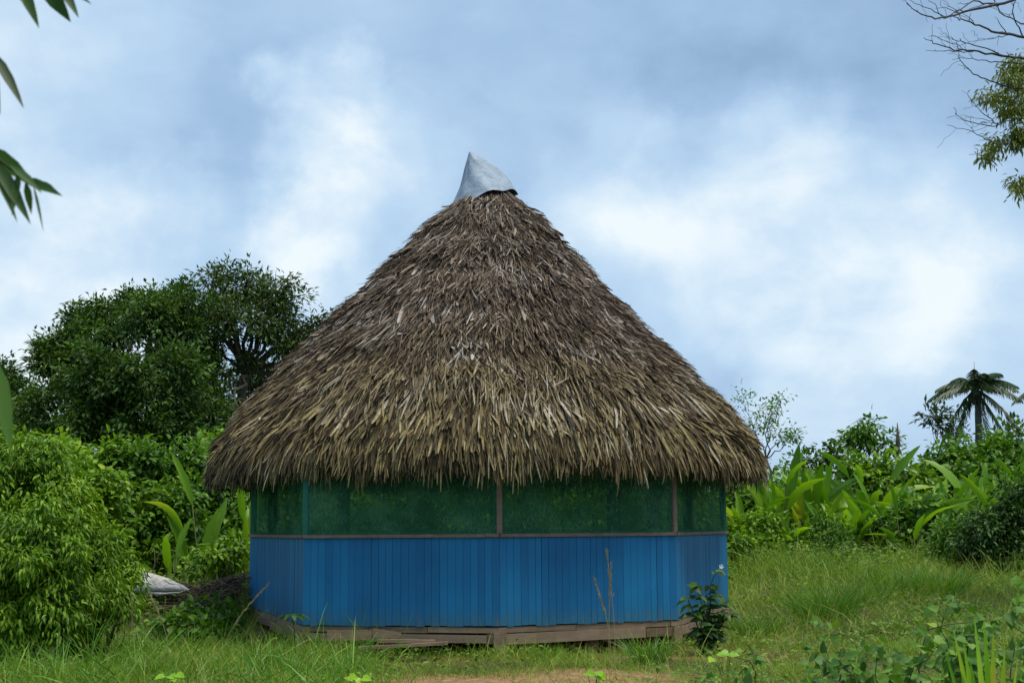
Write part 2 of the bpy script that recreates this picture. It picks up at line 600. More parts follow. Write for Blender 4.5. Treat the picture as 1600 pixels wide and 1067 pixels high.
# ------------------------------------------------------------------ ground: one sheet to the horizon
xs = np.unique(np.concatenate([np.linspace(-700, -16, 16), np.linspace(-16, 16, 97), np.linspace(16, 700, 16)]))
ys = np.unique(np.concatenate([np.linspace(-60, 3, 8), np.linspace(3, 40, 112), np.linspace(40, 1500, 22)]))
X, Y = np.meshgrid(xs, ys)
Z = gz(X, Y)
g = MB()
nx = len(xs)
ii = (np.arange(len(ys) - 1)[:, None] * nx + np.arange(nx - 1)[None]).ravel()
g.add(np.stack([X, Y, Z], -1).reshape(-1, 3), np.stack([ii, ii + 1, ii + nx + 1, ii + nx], -1))
ground = tag(g.build('ground', M['soil'], None, True), kind='structure')

# ------------------------------------------------------------------ the hut
CX, CY = -.36, 21.7
hut = thing('thatched_hut', 'round thatched hut with blue board walls, green mesh screens and metal roof cap', 'hut', (CX, CY, 0))


def wx(px, d):
    return np.array([raydir(px, 900)[0] / raydir(px, 900)[1] * d, d])


VERT = [wx(390, 23.0), wx(474, 18.4), wx(781, 17.92), wx(1057, 18.95), wx(1137, 23.0), np.array([CX + .1, CY + 4.0])]
ZB, ZS, ZT = .285, 1.38, 2.42
NV = len(VERT)


def wall_box(mb, A, B, s0, s1, z0, z1, n0, n1, tilt=0.0):
    """box along the wall A->B (metres), n = outward offset"""
    t = unit(B - A)
    n = np.array([t[1], -t[0]])
    if np.dot(n, (A + B) / 2 - np.array([CX, CY])) < 0:
        n = -n
    V = []
    for s in (s0, s1):
        for q in (n0, n1):
            for k, z in enumerate((z0, z1)):
                p = A + t * s + n * q
                V.append([p[0], p[1], z + tilt * (s - s0)])
    mb.add(V, [[0, 1, 3, 2], [4, 6, 7, 5], [0, 4, 5, 1], [2, 3, 7, 6], [0, 2, 6, 4], [1, 5, 7, 3]])


for k in range(NV):
    A, B = VERT[k], VERT[(k + 1) % NV]
    L = np.linalg.norm(B - A)
    # tongue-and-groove boards
    mb = MB()
    wall_box(mb, A, B, .02, L - .02, ZB + .01, ZS, -.05, -.022)
    s = .0
    while s < L - .02:
        wdt = .098 + rng.normal() * .007
        e = min(s + wdt, L)
        off = rng.uniform(-.004, .004)
        gap = rng.choice([.0012, .0020, .0035], p=[.5, .35, .15])
        wall_box(mb, A, B, s + gap, e - gap, ZB + rng.uniform(-.012, .008), ZS - .004, -.02 + off * .6, .0 + off * .6)
        s = e
    mb.build('wall_panel', M['blue'], hut)
    # sill rail in one or two lengths
    mb = MB()
    wall_box(mb, A, B, .0, L * .93, ZS, ZS + .042, -.035, .035, 0)
    wall_box(mb, A, B, L * .93 + .004, L, ZS + .002, ZS + .045, -.035, .031, 0)
    mb.build('sill_rail', M['rail'], hut)
    # rough boards closing the foot of the wall
    mb = MB()
    s = 0.0
    while s < L - .05:
        e = min(s + rng.uniform(.7, 1.6), L)
        wall_box(mb, A, B, s + .004, e - .004, ZB - .085 + rng.uniform(-.01, .01), ZB - .012, -.05, -.012 + rng.uniform(-.006, .006), rng.uniform(-.006, .006))
        s = e
    s = 0.0
    while s < L - .05:
        e = min(s + rng.uniform(1.2, 2.4), L)
        wall_box(mb, A, B, s + .004, e - .006, ZB - .205 + rng.uniform(-.02, .02), ZB - .095, -.045, .012 + rng.uniform(-.008, .008), rng.uniform(-.012, .012))
        s = e
    mb.build('skirt_board', M['skirt'], hut)
    # insect screen with painted frame
    t = unit(B - A)
    mb = MB()
    p0, p1 = A + t * .03, B - t * .03
    nn = 14
    V = []
    nrm = np.array([t[1], -t[0]])
    nrm = nrm if np.dot(nrm, (A + B) / 2 - np.array([CX, CY])) > 0 else -nrm
    for j in range(nn + 1):
        for z in np.linspace(ZS + .045, ZT, 7):
            p = p0 + (p1 - p0) * j / nn - nrm * (.012 + .012 * math.sin(j * 1.7 + z * 2) * .5)
            V.append([p[0], p[1], z])
    F = [[a * 7 + b, (a + 1) * 7 + b, (a + 1) * 7 + b + 1, a * 7 + b + 1] for a in range(nn) for b in range(6)]
    mb.add(V, F)
    mb.build('insect_screen', M['screen'], hut, True)
    mb = MB()
    for (q0, q1) in ((.045, .085), (L - .085, L - .045)):
        wall_box(mb, A, B, q0, q1, ZS + .044, ZT, -.055, -.026)
    wall_box(mb, A, B, .09, L - .09, ZS + .046, ZS + .075, -.055, -.028)
    mb.build('screen_frame', M['green_paint'], hut)
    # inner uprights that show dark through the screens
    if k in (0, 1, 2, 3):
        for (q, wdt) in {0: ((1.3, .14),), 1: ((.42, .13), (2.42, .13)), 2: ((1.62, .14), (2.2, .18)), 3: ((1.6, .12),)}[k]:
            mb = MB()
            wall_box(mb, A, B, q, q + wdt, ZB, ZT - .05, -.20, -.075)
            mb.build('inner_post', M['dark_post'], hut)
for k in range(NV):
    p = VERT[k]
    mb = MB()
    inw = unit(np.array([CX, CY]) - p)
    c = p + inw * (.03 if k in (2, 3) else .055)
    hw = .07 if k in (2, 3) else .09
    ang = math.atan2(inw[1], inw[0])
    R = [[math.cos(ang), -math.sin(ang), 0], [math.sin(ang), math.cos(ang), 0], [0, 0, 1]]
    z0 = ZS + .047
    mb.box((c[0], c[1], (z0 + ZT) / 2), (.07, hw, ZT - z0), R)
    mb.build('corner_post', M['rail'] if k in (2, 3) else M['green_paint'], hut)
    mb = MB()
    c2 = p + inw * .06
    mb.box((c2[0], c2[1], -.02), (.15, .16, .44), R)
    mb.build('stilt', M['skirt'], hut)
for (sx, sy) in ((-1.5, 18.55), (1.0, 18.75), (-2.2, 21), (0, 21.5), (2, 21.3), (.1, 24)):
    mb = MB()
    mb.box((sx, sy, -.02), (.15, .15, .44))
    mb.build('stilt', M['skirt'], hut)
# plank floor just inside the walls
mb = MB()
inn = [p + unit(np.array([CX, CY]) - p) * .12 for p in VERT]
top = [[p[0], p[1], ZB + .02] for p in inn]
bot = [[p[0], p[1], ZB - .05] for p in inn]
mb.add(top + bot, [list(range(NV))])
mb.li.append(np.array(list(range(NV, 2 * NV))[::-1]))
mb.sz.append(np.array([NV]))
for a in range(NV):
    b = (a + 1) % NV
    mb.li.append(np.array([a, a + NV, b + NV, b]))
    mb.sz.append(np.array([4]))
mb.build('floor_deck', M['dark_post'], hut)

# --- roof: profile radius / height measured down the slope
prof = np.array([(.10, 6.98), (.38, 6.68), (.58, 6.42), (1.21, 5.74), (2.0, 4.92), (2.87, 3.95), (3.33, 3.45), (3.66, 3.0), (3.89, 2.68), (4.0, 2.47)])
seg = np.linalg.norm(np.diff(prof, axis=0), axis=1)
S = np.concatenate([[0], np.cumsum(seg)])
SL = S[-1]
_sf = np.linspace(0, SL, 200)


def _smooth(a):
    k = np.ones(21) / 21
    return np.convolve(np.pad(a, 10, mode='reflect', reflect_type='odd'), k, 'valid')


_rf, _zf = _smooth(np.interp(_sf, S, prof[:, 0])), _smooth(np.interp(_sf, S, prof[:, 1]))


def roof_rz(s):
    s = np.asarray(s, float)
    r = np.interp(s, _sf, _rf)
    z = np.interp(s, _sf, _zf)
    ex = np.maximum(s - SL, 0)
    return r - .05 * ex, z - ex


def roof_pt(s, a, lift=0.0):
    r, z = roof_rz(s)
    r2, z2 = roof_rz(s + .02)
    tr, tz = r2 - r, z2 - z
    n = np.sqrt(tr * tr + tz * tz)
    nr, nz_ = -tz / n, tr / n
    wob = 1 + .012 * np.sin(3 * a + 1.0) + .010 * np.sin(7 * a + s)
    rr = r * wob + nr * lift - .15 * np.clip(np.sin(a), 0, 1) * np.exp(-((z - 4.5) / 1.2) ** 2)
    return np.stack([CX + rr * np.sin(a), CY - rr * np.cos(a), z + nz_ * lift], -1)


mb = MB()
na, ns = 96, 40
ss = np.linspace(.0, SL + .02, ns)
A_, S_ = np.meshgrid(np.arange(na) * 2 * math.pi / na, ss)
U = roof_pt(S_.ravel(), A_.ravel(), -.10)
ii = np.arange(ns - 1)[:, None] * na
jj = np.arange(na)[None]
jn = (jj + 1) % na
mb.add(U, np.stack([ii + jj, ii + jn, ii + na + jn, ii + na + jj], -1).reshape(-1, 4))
roof_under = mb

th = MB()


def thatch_course(s0, n, l0, l1, w0, w1, lift, yaw, jit, a=None, grp=.18):
    a = rng.uniform(0, 2 * math.pi, n) if a is None else a
    s = s0 + rng.normal(size=n) * jit + .06 * np.sin(5 * a + s0 * 3) + .05 * np.sin(11 * a + s0 * 7)
    s = np.clip(s, .12, None)
    ln = rng.uniform(l0, l1, n) * (1 + grp * (np.sin(23 * a + s0 * 9) * .6 + np.sin(61 * a + 3 * np.sin(7 * a)) * .5 + np.sin(131 * a + s0) * .4))
    # every blade ends by the trimmed, ragged eave line
    edge = SL + .31 + .09 * np.sin(23 * a) * np.sin(7 * a + 1) + .07 * np.sin(61 * a + 2 * np.sin(9 * a)) + rng.normal(size=n) * .08
    s = np.minimum(s, SL - .2)
    ln = np.minimum(ln, edge - s)
    yw = rng.normal(size=n) * yaw + .10 * np.sin(9 * a + s0 * 5) + .09 * np.sin(47 * a + s0 * 13)
    r, _ = roof_rz(s + ln * .5)
    p0 = roof_pt(s, a, rng.uniform(-.09, -.01, n))
    pm = roof_pt(s + ln * .5, a + np.sin(yw) * ln * .5 / np.maximum(r, .4), lift * rng.uniform(.2, 1.0, n))
    p1 = roof_pt(s + ln * np.cos(yw), a + np.sin(yw) * ln / np.maximum(r, .4), lift * rng.uniform(.0, 2.0, n))
    bend = 2 * (p0 + p1 - 2 * pm)
    lin = p1 - p0 - bend
    L_ = np.linalg.norm(lin, axis=1)
    d = lin / L_[:, None]
    nr = unit(np.stack([np.sin(a) * .75, -np.cos(a) * .75, np.full(n, .66)], -1))
    sd = unit(np.cross(d, nr))
    tw = rng.normal(size=n) * .6
    sd = sd * np.cos(tw)[:, None] + np.cross(d, sd) * np.sin(tw)[:, None]
    ribbons(th, p0, d, sd, L_, rng.uniform(w0, w1, n), bend, [(0, .7), (.35, 1), (.7, .95), (.93, .7), (1, .3)])


s = SL - .72
k = 0
while s > .34:
    q = s / SL
    r, _ = roof_rz(s + .4)
    n = int(2 * math.pi * r * (290 + 80 * (1 - q)))
    lo = .42 + .42 * q
    thatch_course(s, n, lo, lo * 1.8, .005 + .004 * q, .018 + .015 * q, (.05 + .04 * q) * (1.6 if k % 4 == 0 else 1) * min(1, s + .3), .30 - .15 * q, .06)
    s -= .20 + .05 * q
    k += 1
# the long eave course, and a raised course above it
n = int(2 * math.pi * 4.1 * 300)
thatch_course(SL - .85, n, .68, 1.03, .008, .042, .10, .11, .10, grp=.24)
thatch_course(SL - .45, int(n * .55), .44, .78, .008, .036, .05, .10, .08, grp=.26)
thatch_course(SL - 1.0, int(n * .35), 0.78, 1.05, .02, .050, .14, .14, .08, grp=.12)
for s0, e in ((2.75, .5), (3.55, .55), (4.4, .6), (5.2, .8)):
    r, _ = roof_rz(s0)
    thatch_course(s0, int(2 * math.pi * r * 110), .4 * e * 2, .6 * e * 2, .010, .036, .11, .20, .09)
# broad weathered frond pieces lying over the courses
for s0 in np.arange(.7, SL - .35, .28):
    r, _ = roof_rz(s0)
    thatch_course(s0, int(2 * math.pi * r * 16), .35, .75, .03, .068, .09, .24, .12)
# loose blades that stand off the slope
for s0 in np.arange(.6, SL - .3, .3):
    r, _ = roof_rz(s0)
    thatch_course(s0, int(2 * math.pi * r * 7), .22, .5, .008, .028, .11, .5, .15)
roof = th.build('thatch_roof', M['thatch'], hut)
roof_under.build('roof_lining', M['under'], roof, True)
# --- sheet metal cap: a folded cone with its tip leaning left
mb = MB()
nc, nrw = 40, 14
tip = P(733, 237, 21.6)
V = []
for i in range(nrw + 1):
    f = i / nrw
    for j in range(nc):
        a = j * 2 * math.pi / nc
        # rim: lower on the left, raised over the front
        rim_r = .545 + .02 * math.sin(4 * a + 1)
        zr = 6.47 + .20 * math.sin(a) + .05 * math.exp(-((((a + math.pi) % (2 * math.pi) - math.pi) - .1) / .8) ** 2) + .02 * math.sin(7 * a)
        R_ = np.array([CX - .09 + rim_r * math.sin(a), CY - rim_r * math.cos(a), zr])
        bul = .085 * math.sin(math.pi * f ** .8) * max(0, math.sin(a)) - .035 * math.sin(math.pi * f) * max(0, -math.sin(a))
        p = tip + (R_ - tip) * f
        p[0] += bul * math.sin(a) * (1.0)
        p[2] += .55 * bul
        cr = .018 * math.sin(3 * a + 5 * f) * math.sin(math.pi * f) + .014 * math.sin(9 * a - 7 * f) * f * (1 - f) * 3
        p[0] += cr * math.sin(a)
        p[1] -= cr * math.cos(a)
        V.append(p)
F = []
for i in range(nrw):
    for j in range(nc):
        F.append([i * nc + j, (i + 1) * nc + j, (i + 1) * nc + (j + 1) % nc, i * nc + (j + 1) % nc])
mb.add(V, F)
cap = mb.build('roof_cap', M['metal'], hut, True)

# ------------------------------------------------------------------ vegetation generators


def lobe(px, py, d, r, dz=1.0, dy=1.0):
    """ellipsoid centred where the photo shows it at distance d; r in photo pixels"""
    R_ = r * d / FPX
    return (P(px, py, d), np.array([R_, R_ * dy, R_ * dz]))


def crown_leaves(mb, lobes, dens, clump_r, per, ln, wd, droop=.35, kind='leaf2', inner=.5, spill=.12, flat=0.0):
    """leaf clumps through the volume of the lobes; returns clump centres"""
    cs, outs = [], []
    for c, R_ in lobes:
        area = 4 * math.pi * (R_[0] * R_[1] * R_[2]) ** (2 / 3)
        tot = max(10, int(dens * area))
        m = int(np.clip(tot / 9, 5, 15))
        d0 = sphere_dirs(m)
        sc_ = c + d0 * R_ * rng.uniform(inner, .92, m)[:, None]
        rs = rng.uniform(.24, .46, m)
        w_ = rs ** 2
        for j, n in enumerate(rng.multinomial(tot, w_ / w_.sum())):
            d = sphere_dirs(n)
            rad = np.clip(rng.beta(3.5, 1.0, n) + rng.normal(size=n) * spill * 1.6, .1, 1.7)
            cs.append(sc_[j] + d * R_ * rs[j] * rad[:, None])
            outs.append(unit(d + .5 * d0[j]))
    C_ = np.concatenate(cs)
    O_ = np.concatenate(outs)
    gzv = gz(C_[:, 0], C_[:, 1])
    keep = C_[:, 2] > gzv + .05
    C_, O_ = C_[keep], O_[keep]
    cnt = np.maximum(2, rng.poisson(per, len(C_)))
    idx = np.repeat(np.arange(len(C_)), cnt)
    N = len(idx)
    off = rng.normal(size=(N, 3)) * clump_r * np.array([1, 1, .75 - .3 * flat])
    pos = C_[idx] + off
    dr = unit(unit(off) * .8 + O_[idx] * .7 + rng.normal(size=(N, 3)) * .45 + np.array([0, 0, -droop]))
    nr = unit(np.array([0, 0, 1.0]) + O_[idx] * .5 + rng.normal(size=(N, 3)) * .45)
    lnv = ln * rng.uniform(.65, 1.3, N)
    pos[:, 2] = np.maximum(pos[:, 2], gz(pos[:, 0], pos[:, 1]) + .02)
    leaves(mb, pos, dr, nr, lnv, wd * lnv / ln * rng.uniform(.8, 1.2, N), kind)
    return C_


def limb(mb, a, b, r0, r1, sag=.0, wob=.06, n=7, sides=6):
    a, b = np.asarray(a, float), np.asarray(b, float)
    t = np.linspace(0, 1, n)[:, None]
    L = np.linalg.norm(b - a)
    p = a + (b - a) * t
    p[:, 2] += (sag * L * np.sin(np.pi * t))[:, 0]
    w_ = rng.normal(size=(n, 3)) * wob * L * .3
    w_[0] = 0
    w_[-1] = 0
    p += w_
    mb.tube(p, np.linspace(r0, r1, n), sides)
    return p


def tree(name, label, cat, base, lobes, mat, dens, clump_r, per, ln, wd, trunk_r=.2, fork=.45, bark='bark', twigs=40, group=None, droop=.35, spill=.12, inner=.5, kind='leaf2', fork_pt=None, bare=0):
    base = np.asarray(base, float)
    o = thing(name, label, cat, base, group)
    tb = MB()
    cen = np.mean([l[0] for l in lobes], axis=0)
    if fork_pt is None:
        fork_pt = base + (cen - base) * np.array([.6, .6, fork])
    limb(tb, base - [0, 0, .2], fork_pt, trunk_r, trunk_r * .7, 0, .08, 8, 10)
    cm = MB()
    C_ = crown_leaves(cm, lobes, dens, clump_r, per, ln, wd, droop, kind, inner, spill)
    for c, R_ in lobes:
        p = limb(tb, fork_pt, c, trunk_r * .42, trunk_r * .12, .06, .12, 8, 6)
        dd = np.linalg.norm((C_ - c), axis=1)
        near = np.argsort(dd)[:max(8, int(.5 * len(C_)))]
        near = near[dd[near] < R_.max() * 1.15]
        for q in rng.choice(near, min(len(near), max(3, twigs // len(lobes))), replace=False) if len(near) else []:
            limb(tb, p[rng.integers(4, 8)], C_[q], trunk_r * .13, trunk_r * .04, .04, .12, 5, 4)
        for _ in range(bare):
            dv = sphere_dirs(1)[0]
            dv[2] = abs(dv[2])
            limb(tb, p[-1], c + dv * R_ * rng.uniform(1.0, 1.35), trunk_r * .09, trunk_r * .02, .03, .15, 6, 4)
    tb.build('trunk', M[bark], o, True)
    cm.build('crown', M[mat], o)
    return o


def bush(name, label, cat, base, lobes, mat, dens, clump_r, per, ln, wd, group=None, droop=.35, kind='leaf2', inner=.45, spill=.10, stems=9, stem_r=.018):
    base = np.asarray(base, float)
    o = thing(name, label, cat, base, group)
    cm = MB()
    C_ = crown_leaves(cm, lobes, dens, clump_r, per, ln, wd, droop, kind, inner, spill)
    sm = MB()
    for q in rng.choice(len(C_), min(len(C_), stems), replace=False):
        b = base + np.array([rng.normal() * .12, rng.normal() * .12, -.05])
        limb(sm, b, C_[q], stem_r, stem_r * .35, .05, .12, 6, 5)
    cm.build('foliage', M[mat], o)
    sm.build('stem', M['stem'], o, True)
    return o


def heliconia(label, px, d, top, n, spread=.5, group='broad paddle-leaved plants in the clearing edge', lean=None, flower=False, wide=1.0):
    base = G(px, d)
    H = P(px, top, d)[2] - base[2]
    o = thing('heliconia_plant', label, 'plant', base, group)
    lm, sm = MB(), MB()
    for i in range(n):
        a = rng.uniform(0, 2 * math.pi)
        b = base + np.array([math.cos(a), math.sin(a), 0]) * rng.uniform(.02, .28) * spread
        h = H * rng.uniform(.55, 1.0) if i else H
        L = min(h * .66, rng.uniform(.9, 1.65) * (H / 2.3) ** .6)
        out = np.array([math.cos(a), math.sin(a), 0.0]) * rng.uniform(.15, .95) * spread
        if lean is not None and i < 2:
            out = np.array(lean, float)
        up = np.array([0, 0, 1.0])
        k = b + up * (h - L * .9) + out * h * .25
        sm_p = np.array([b - up * .05, b + (k - b) * .5 + up * .03, k])
        sm.tube(sm_p, [.022, .016, .010], 6)
        dr = unit(up * 1.0 + out * .9)
        droopf = rng.uniform(.08, .5) if rng.uniform() > .55 else rng.uniform(.5, 1.15)
        bend = (out * 1.0 - up * .55) * L * droopf
        sd = unit(np.cross(dr, sphere_dirs(1)[0] * .6 + np.array([0, -1, 0])))
        W = L * rng.uniform(.13, .20) * wide
        ribbons(lm, k[None], dr[None], sd[None], L * 1.02, W, bend[None],
                [(q0, q1 * rng.uniform(.78, 1.12)) for q0, q1 in [(0, .10), (.06, .42), (.13, .7), (.20, .88), (.27, .96), (.34, 1.0), (.41, 1.0), (.48, .98), (.55, .95), (.62, .9), (.69, .82), (.76, .72), (.83, .58), (.9, .38), (.96, .18), (1, .02)]], fold=rng.uniform(.2, .6))
    sm.build('stem', M['stem'], o, True)
    lm.build('foliage', M['heliconia'], o, True)
    if flower:
        fm = MB()
        c = base + np.array([.1, -.25, H * flower])
        for i in range(7):
            dv = unit(np.array([(-1) ** i * 1.0, rng.normal() * .3, .5]))
            leaves(fm, (c + np.array([0, 0, -.07 * i]))[None], dv[None], np.array([[0, 0, 1.0]]), .16, .07, 'leaf5')
        fm.build('flower', M['red_flower'], o)
    return o


def blades(mb, base, n, r, h0, h1, w0, w1, lean, bendf, prof=((0, 1), (.5, .85), (.85, .45), (1, .05)), fold=0.0):
    a = rng.uniform(0, 2 * math.pi, n)
    rr = r * np.sqrt(rng.uniform(0, 1, n))
    root = np.stack([base[0] + rr * np.cos(a), base[1] + rr * np.sin(a), np.zeros(n)], -1)
    root[:, 2] = gz(root[:, 0], root[:, 1]) - .02
    h = rng.uniform(h0, h1, n)
    a2 = a + rng.normal(size=n) * .8
    out = np.stack([np.cos(a2), np.sin(a2), np.zeros(n)], -1) * (lean * rng.uniform(.2, 1.4, n))[:, None]
    dr = unit(out + np.array([0, 0, 1.0]))
    bend = (unit(out) * .8 + np.array([0, 0, -.6])) * (h * bendf * rng.uniform(.2, 1.3, n))[:, None]
    sd = unit(np.cross(dr, rng.normal(size=(n, 3))))
    ribbons(mb, root, dr, sd, h, rng.uniform(w0, w1, n), bend, list(prof), fold)


# ------------------------------------------------------------------ trees behind, left
tree('forest_tree', 'broad dark green leafy tree, the widest crown on the left behind the hut', 'tree', G(190, 45),
     [lobe(100, 575, 45, 46), lobe(135, 535, 45, 46), lobe(175, 520, 46, 50), lobe(235, 505, 44, 52), lobe(285, 495, 45, 46), lobe(95, 640, 44, 52),
      lobe(160, 600, 43, 62), lobe(240, 590, 43, 62), lobe(300, 570, 46, 50), lobe(150, 670, 43, 55), lobe(230, 665, 43, 58), lobe(300, 655, 44, 52), lobe(345, 680, 45, 40), lobe(125, 505, 46, 22), lobe(200, 485, 46, 24), lobe(282, 462, 46, 22), lobe(75, 540, 45, 18), lobe(118, 492, 46, 16), lobe(157, 483, 46, 15), lobe(200, 468, 46, 14), lobe(245, 465, 46, 16), lobe(290, 452, 46, 15), lobe(310, 600, 46, 40), lobe(330, 640, 46, 34)],
     'tree_dark', 12.5, .15, 22, .18, .08, .28, .4, twigs=60, spill=.2, bare=2, inner=.4)
tree('forest_tree', 'tall tree with open crown and leaning forked trunk showing through, beside the thatch', 'tree', G(335, 47),
     [lobe(345, 452, 47, 30), lobe(385, 447, 47, 30), lobe(425, 458, 47, 34), lobe(455, 480, 47, 32), lobe(485, 512, 47, 24), lobe(410, 500, 46, 36), lobe(360, 500, 46, 34),
      lobe(450, 540, 47, 30), lobe(335, 545, 47, 28), lobe(390, 555, 47, 24), lobe(490, 560, 48, 22), lobe(360, 640, 45, 28), lobe(440, 585, 48.5, 34), lobe(395, 610, 49, 30), lobe(345, 595, 49, 26), lobe(470, 545, 48, 30), lobe(322, 440, 47, 13), lobe(392, 428, 47, 14), lobe(452, 444, 47, 13), lobe(500, 500, 47, 13), lobe(350, 480, 46.5, 26), lobe(320, 500, 46.5, 24)],
     'tree_olive', 10, .20, 14, .20, .075, .19, .5, twigs=110, spill=.2, fork_pt=P(385, 585, 47), bare=2)
tree('forest_tree', 'shadowy dark tree cut by the left edge of the photo', 'tree', G(-15, 52),
     [lobe(-30, 600, 52, 50), lobe(20, 610, 52, 34), lobe(-10, 650, 51, 50), lobe(35, 660, 51, 34), lobe(-60, 640, 52, 50), lobe(10, 585, 52, 20)],
     'tree_dark', 11, .22, 15, .21, .09, .25)

# ------------------------------------------------------------------ thicket on the left
tree_kind = dict(dens=26, clump_r=.13, per=12)
bush('vine_thicket', 'mound of bright vine leaves behind the drooping shrub, top left of thicket', 'bush', G(90, 26),
     [lobe(35, 735, 26, 48), lobe(95, 735, 26, 46), lobe(140, 760, 25.5, 46), lobe(75, 800, 25.5, 60), lobe(165, 720, 27, 30), lobe(150, 820, 25.2, 45)],
     'bush_bright', 38, .11, 12, .135, .075, kind='leaf5', spill=.2)
bush('vine_thicket', 'rounded glossy green thicket below the big dark tree, left of the paddle leaves', 'bush', G(230, 27),
     [lobe(215, 750, 27, 52), lobe(265, 740, 27.5, 46), lobe(220, 810, 26.5, 55), lobe(270, 800, 26.5, 50), lobe(200, 865, 26, 40), lobe(310, 735, 28, 40)],
     'bush_mid', 38, .11, 12, .14, .08, kind='leaf5', spill=.2)
bush('vine_thicket', 'mid green leafy thicket close against the left wall of the hut', 'bush', G(345, 28.5),
     [lobe(345, 760, 28.5, 45), lobe(360, 820, 28, 48), lobe(300, 840, 27.5, 45), lobe(385, 780, 29, 45), lobe(350, 870, 27.5, 36), lobe(335, 700, 30, 28)],
     'bush_mid', 38, .11, 12, .14, .075, kind='leaf5', spill=.2)
heliconia('tall upright paddle-leaved plant just left of the thatch edge', 312, 25.5, 700, 6, .4, lean=(-.3, 0, 0), wide=.9)
heliconia('paddle-leaved plant with yellowish leaves tucked against the hut side wall', 386, 25.0, 735, 5, .35, wide=.85)
heliconia('small low paddle-leaved plant in the left thicket above the log', 265, 25, 800, 6, .9)
bush('leafy_shrub', 'low bright weedy shrub beside the dry brush heap', 'shrub', G(345, 24.2),
     [lobe(335, 872, 24, 24), lobe(375, 858, 24.4, 24), lobe(300, 876, 24.4, 20)], 'bush_bright', 34, .09, 10, .12, .07, kind='leaf5')
bush('leafy_shrub', 'dark leafed creeper patch in front of the pale log', 'shrub', G(330, 20.6),
     [lobe(318, 958, 20.2, 24, .8), lobe(362, 962, 20.4, 24, .8), lobe(285, 972, 20, 24, .7), lobe(335, 978, 19.6, 24, .6), lobe(250, 968, 20, 18, .7)], 'bush_mid', 40, .09, 9, .10, .07, kind='heart', spill=.25)

# ------------------------------------------------------------------ the drooping shrub at the left
bush('drooping_shrub', 'large light green shrub with drooping pointed leaves at the left edge', 'shrub', G(45, 17.3),
     [lobe(15, 755, 17.3, 68), lobe(62, 745, 17.5, 52), lobe(-40, 780, 17.3, 80), lobe(50, 830, 16.9, 75), lobe(95, 800, 17.2, 50), lobe(20, 910, 16.8, 85), lobe(-50, 900, 17, 85),
      lobe(95, 880, 16.8, 56), lobe(80, 945, 16.7, 52), lobe(10, 975, 16.7, 50), lobe(40, 695, 17.4, 18), lobe(75, 702, 17.5, 15), lobe(108, 738, 17.4, 16), lobe(128, 765, 17.3, 15), lobe(8, 690, 17.4, 20), lobe(135, 820, 17.2, 18), lobe(70, 790, 16.6, 16), lobe(110, 850, 16.5, 17), lobe(45, 880, 16.2, 20)],
     'bush_bright', 85, .065, 13, .088, .029, droop=1.0, kind='leaf5', inner=.35, spill=.24, stems=16, stem_r=.025)
bush('drooping_shrub', 'lower light green shrub with drooping leaves, reaching toward the pale log', 'shrub', G(150, 17.8),
     [lobe(140, 870, 17.8, 50), lobe(175, 885, 17.9, 38), lobe(150, 935, 17.6, 52), lobe(190, 930, 17.9, 28), lobe(125, 970, 17.4, 40), lobe(205, 880, 18, 18), lobe(150, 820, 17.8, 17), lobe(180, 842, 17.9, 14), lobe(212, 905, 18, 12), lobe(208, 945, 17.9, 13), lobe(170, 905, 17.2, 16), lobe(130, 925, 17, 16)],
     'bush_bright', 85, .065, 13, .088, .029, droop=1.0, kind='leaf5', inner=.35, spill=.24, stems=12, stem_r=.02)

# ------------------------------------------------------------------ log and brush heap
lg = thing('fallen_log', 'pale weathered log with a jagged broken end lying in the weeds', 'log', P(245, 925, 22.5) - [0, 0, .1])
mb = MB()
pts = [P(150, 924, 23.2), P(185, 918, 23), P(212, 915, 22.8), P(235, 914, 22.6), P(262, 916, 22.4), P(282, 919, 22.2), P(296, 922, 22.1)]
rad = [.16, .18, .19, .20, .15, .08, .02]
n0 = 14
K = len(pts)
pts = np.array(pts)
V = []
for i in range(K):
    for j in range(n0):
        a = 2 * math.pi * j / n0
        rr = rad[i] * (1 + .14 * math.sin(3 * a + i) + .10 * math.sin(5 * a + 2 * i) + .06 * math.sin(9 * a))
        if i in (2, 3) and abs(a - math.pi / 2) < .5:
            rr += .16 if i == 2 else .05
        V.append(pts[i] + np.array([rr * .25 * math.cos(a), rr * math.cos(a), rr * math.sin(a) * .7]))
F = [[i * n0 + j, i * n0 + (j + 1) % n0, (i + 1) * n0 + (j + 1) % n0, (i + 1) * n0 + j] for i in range(K - 1) for j in range(n0)]
mb.add(V, F)
mb.build('log_body', M['log'], lg, True)
mb = MB()
limb(mb, P(230, 925, 22.4), P(292, 921, 22), .03, .008, -.05, .05, 7, 6)
limb(mb, P(240, 905, 22.5), P(295, 924, 22), .02, .006, .05, .05, 7, 6)
limb(mb, P(212, 915, 22.75), P(226, 889, 22.7), .075, .012, .02, .05, 6, 7)
limb(mb, P(224, 908, 22.65), P(240, 897, 22.6), .05, .008, .02, .05, 6, 7)
mb.build('splinter', M['log'], lg, True)

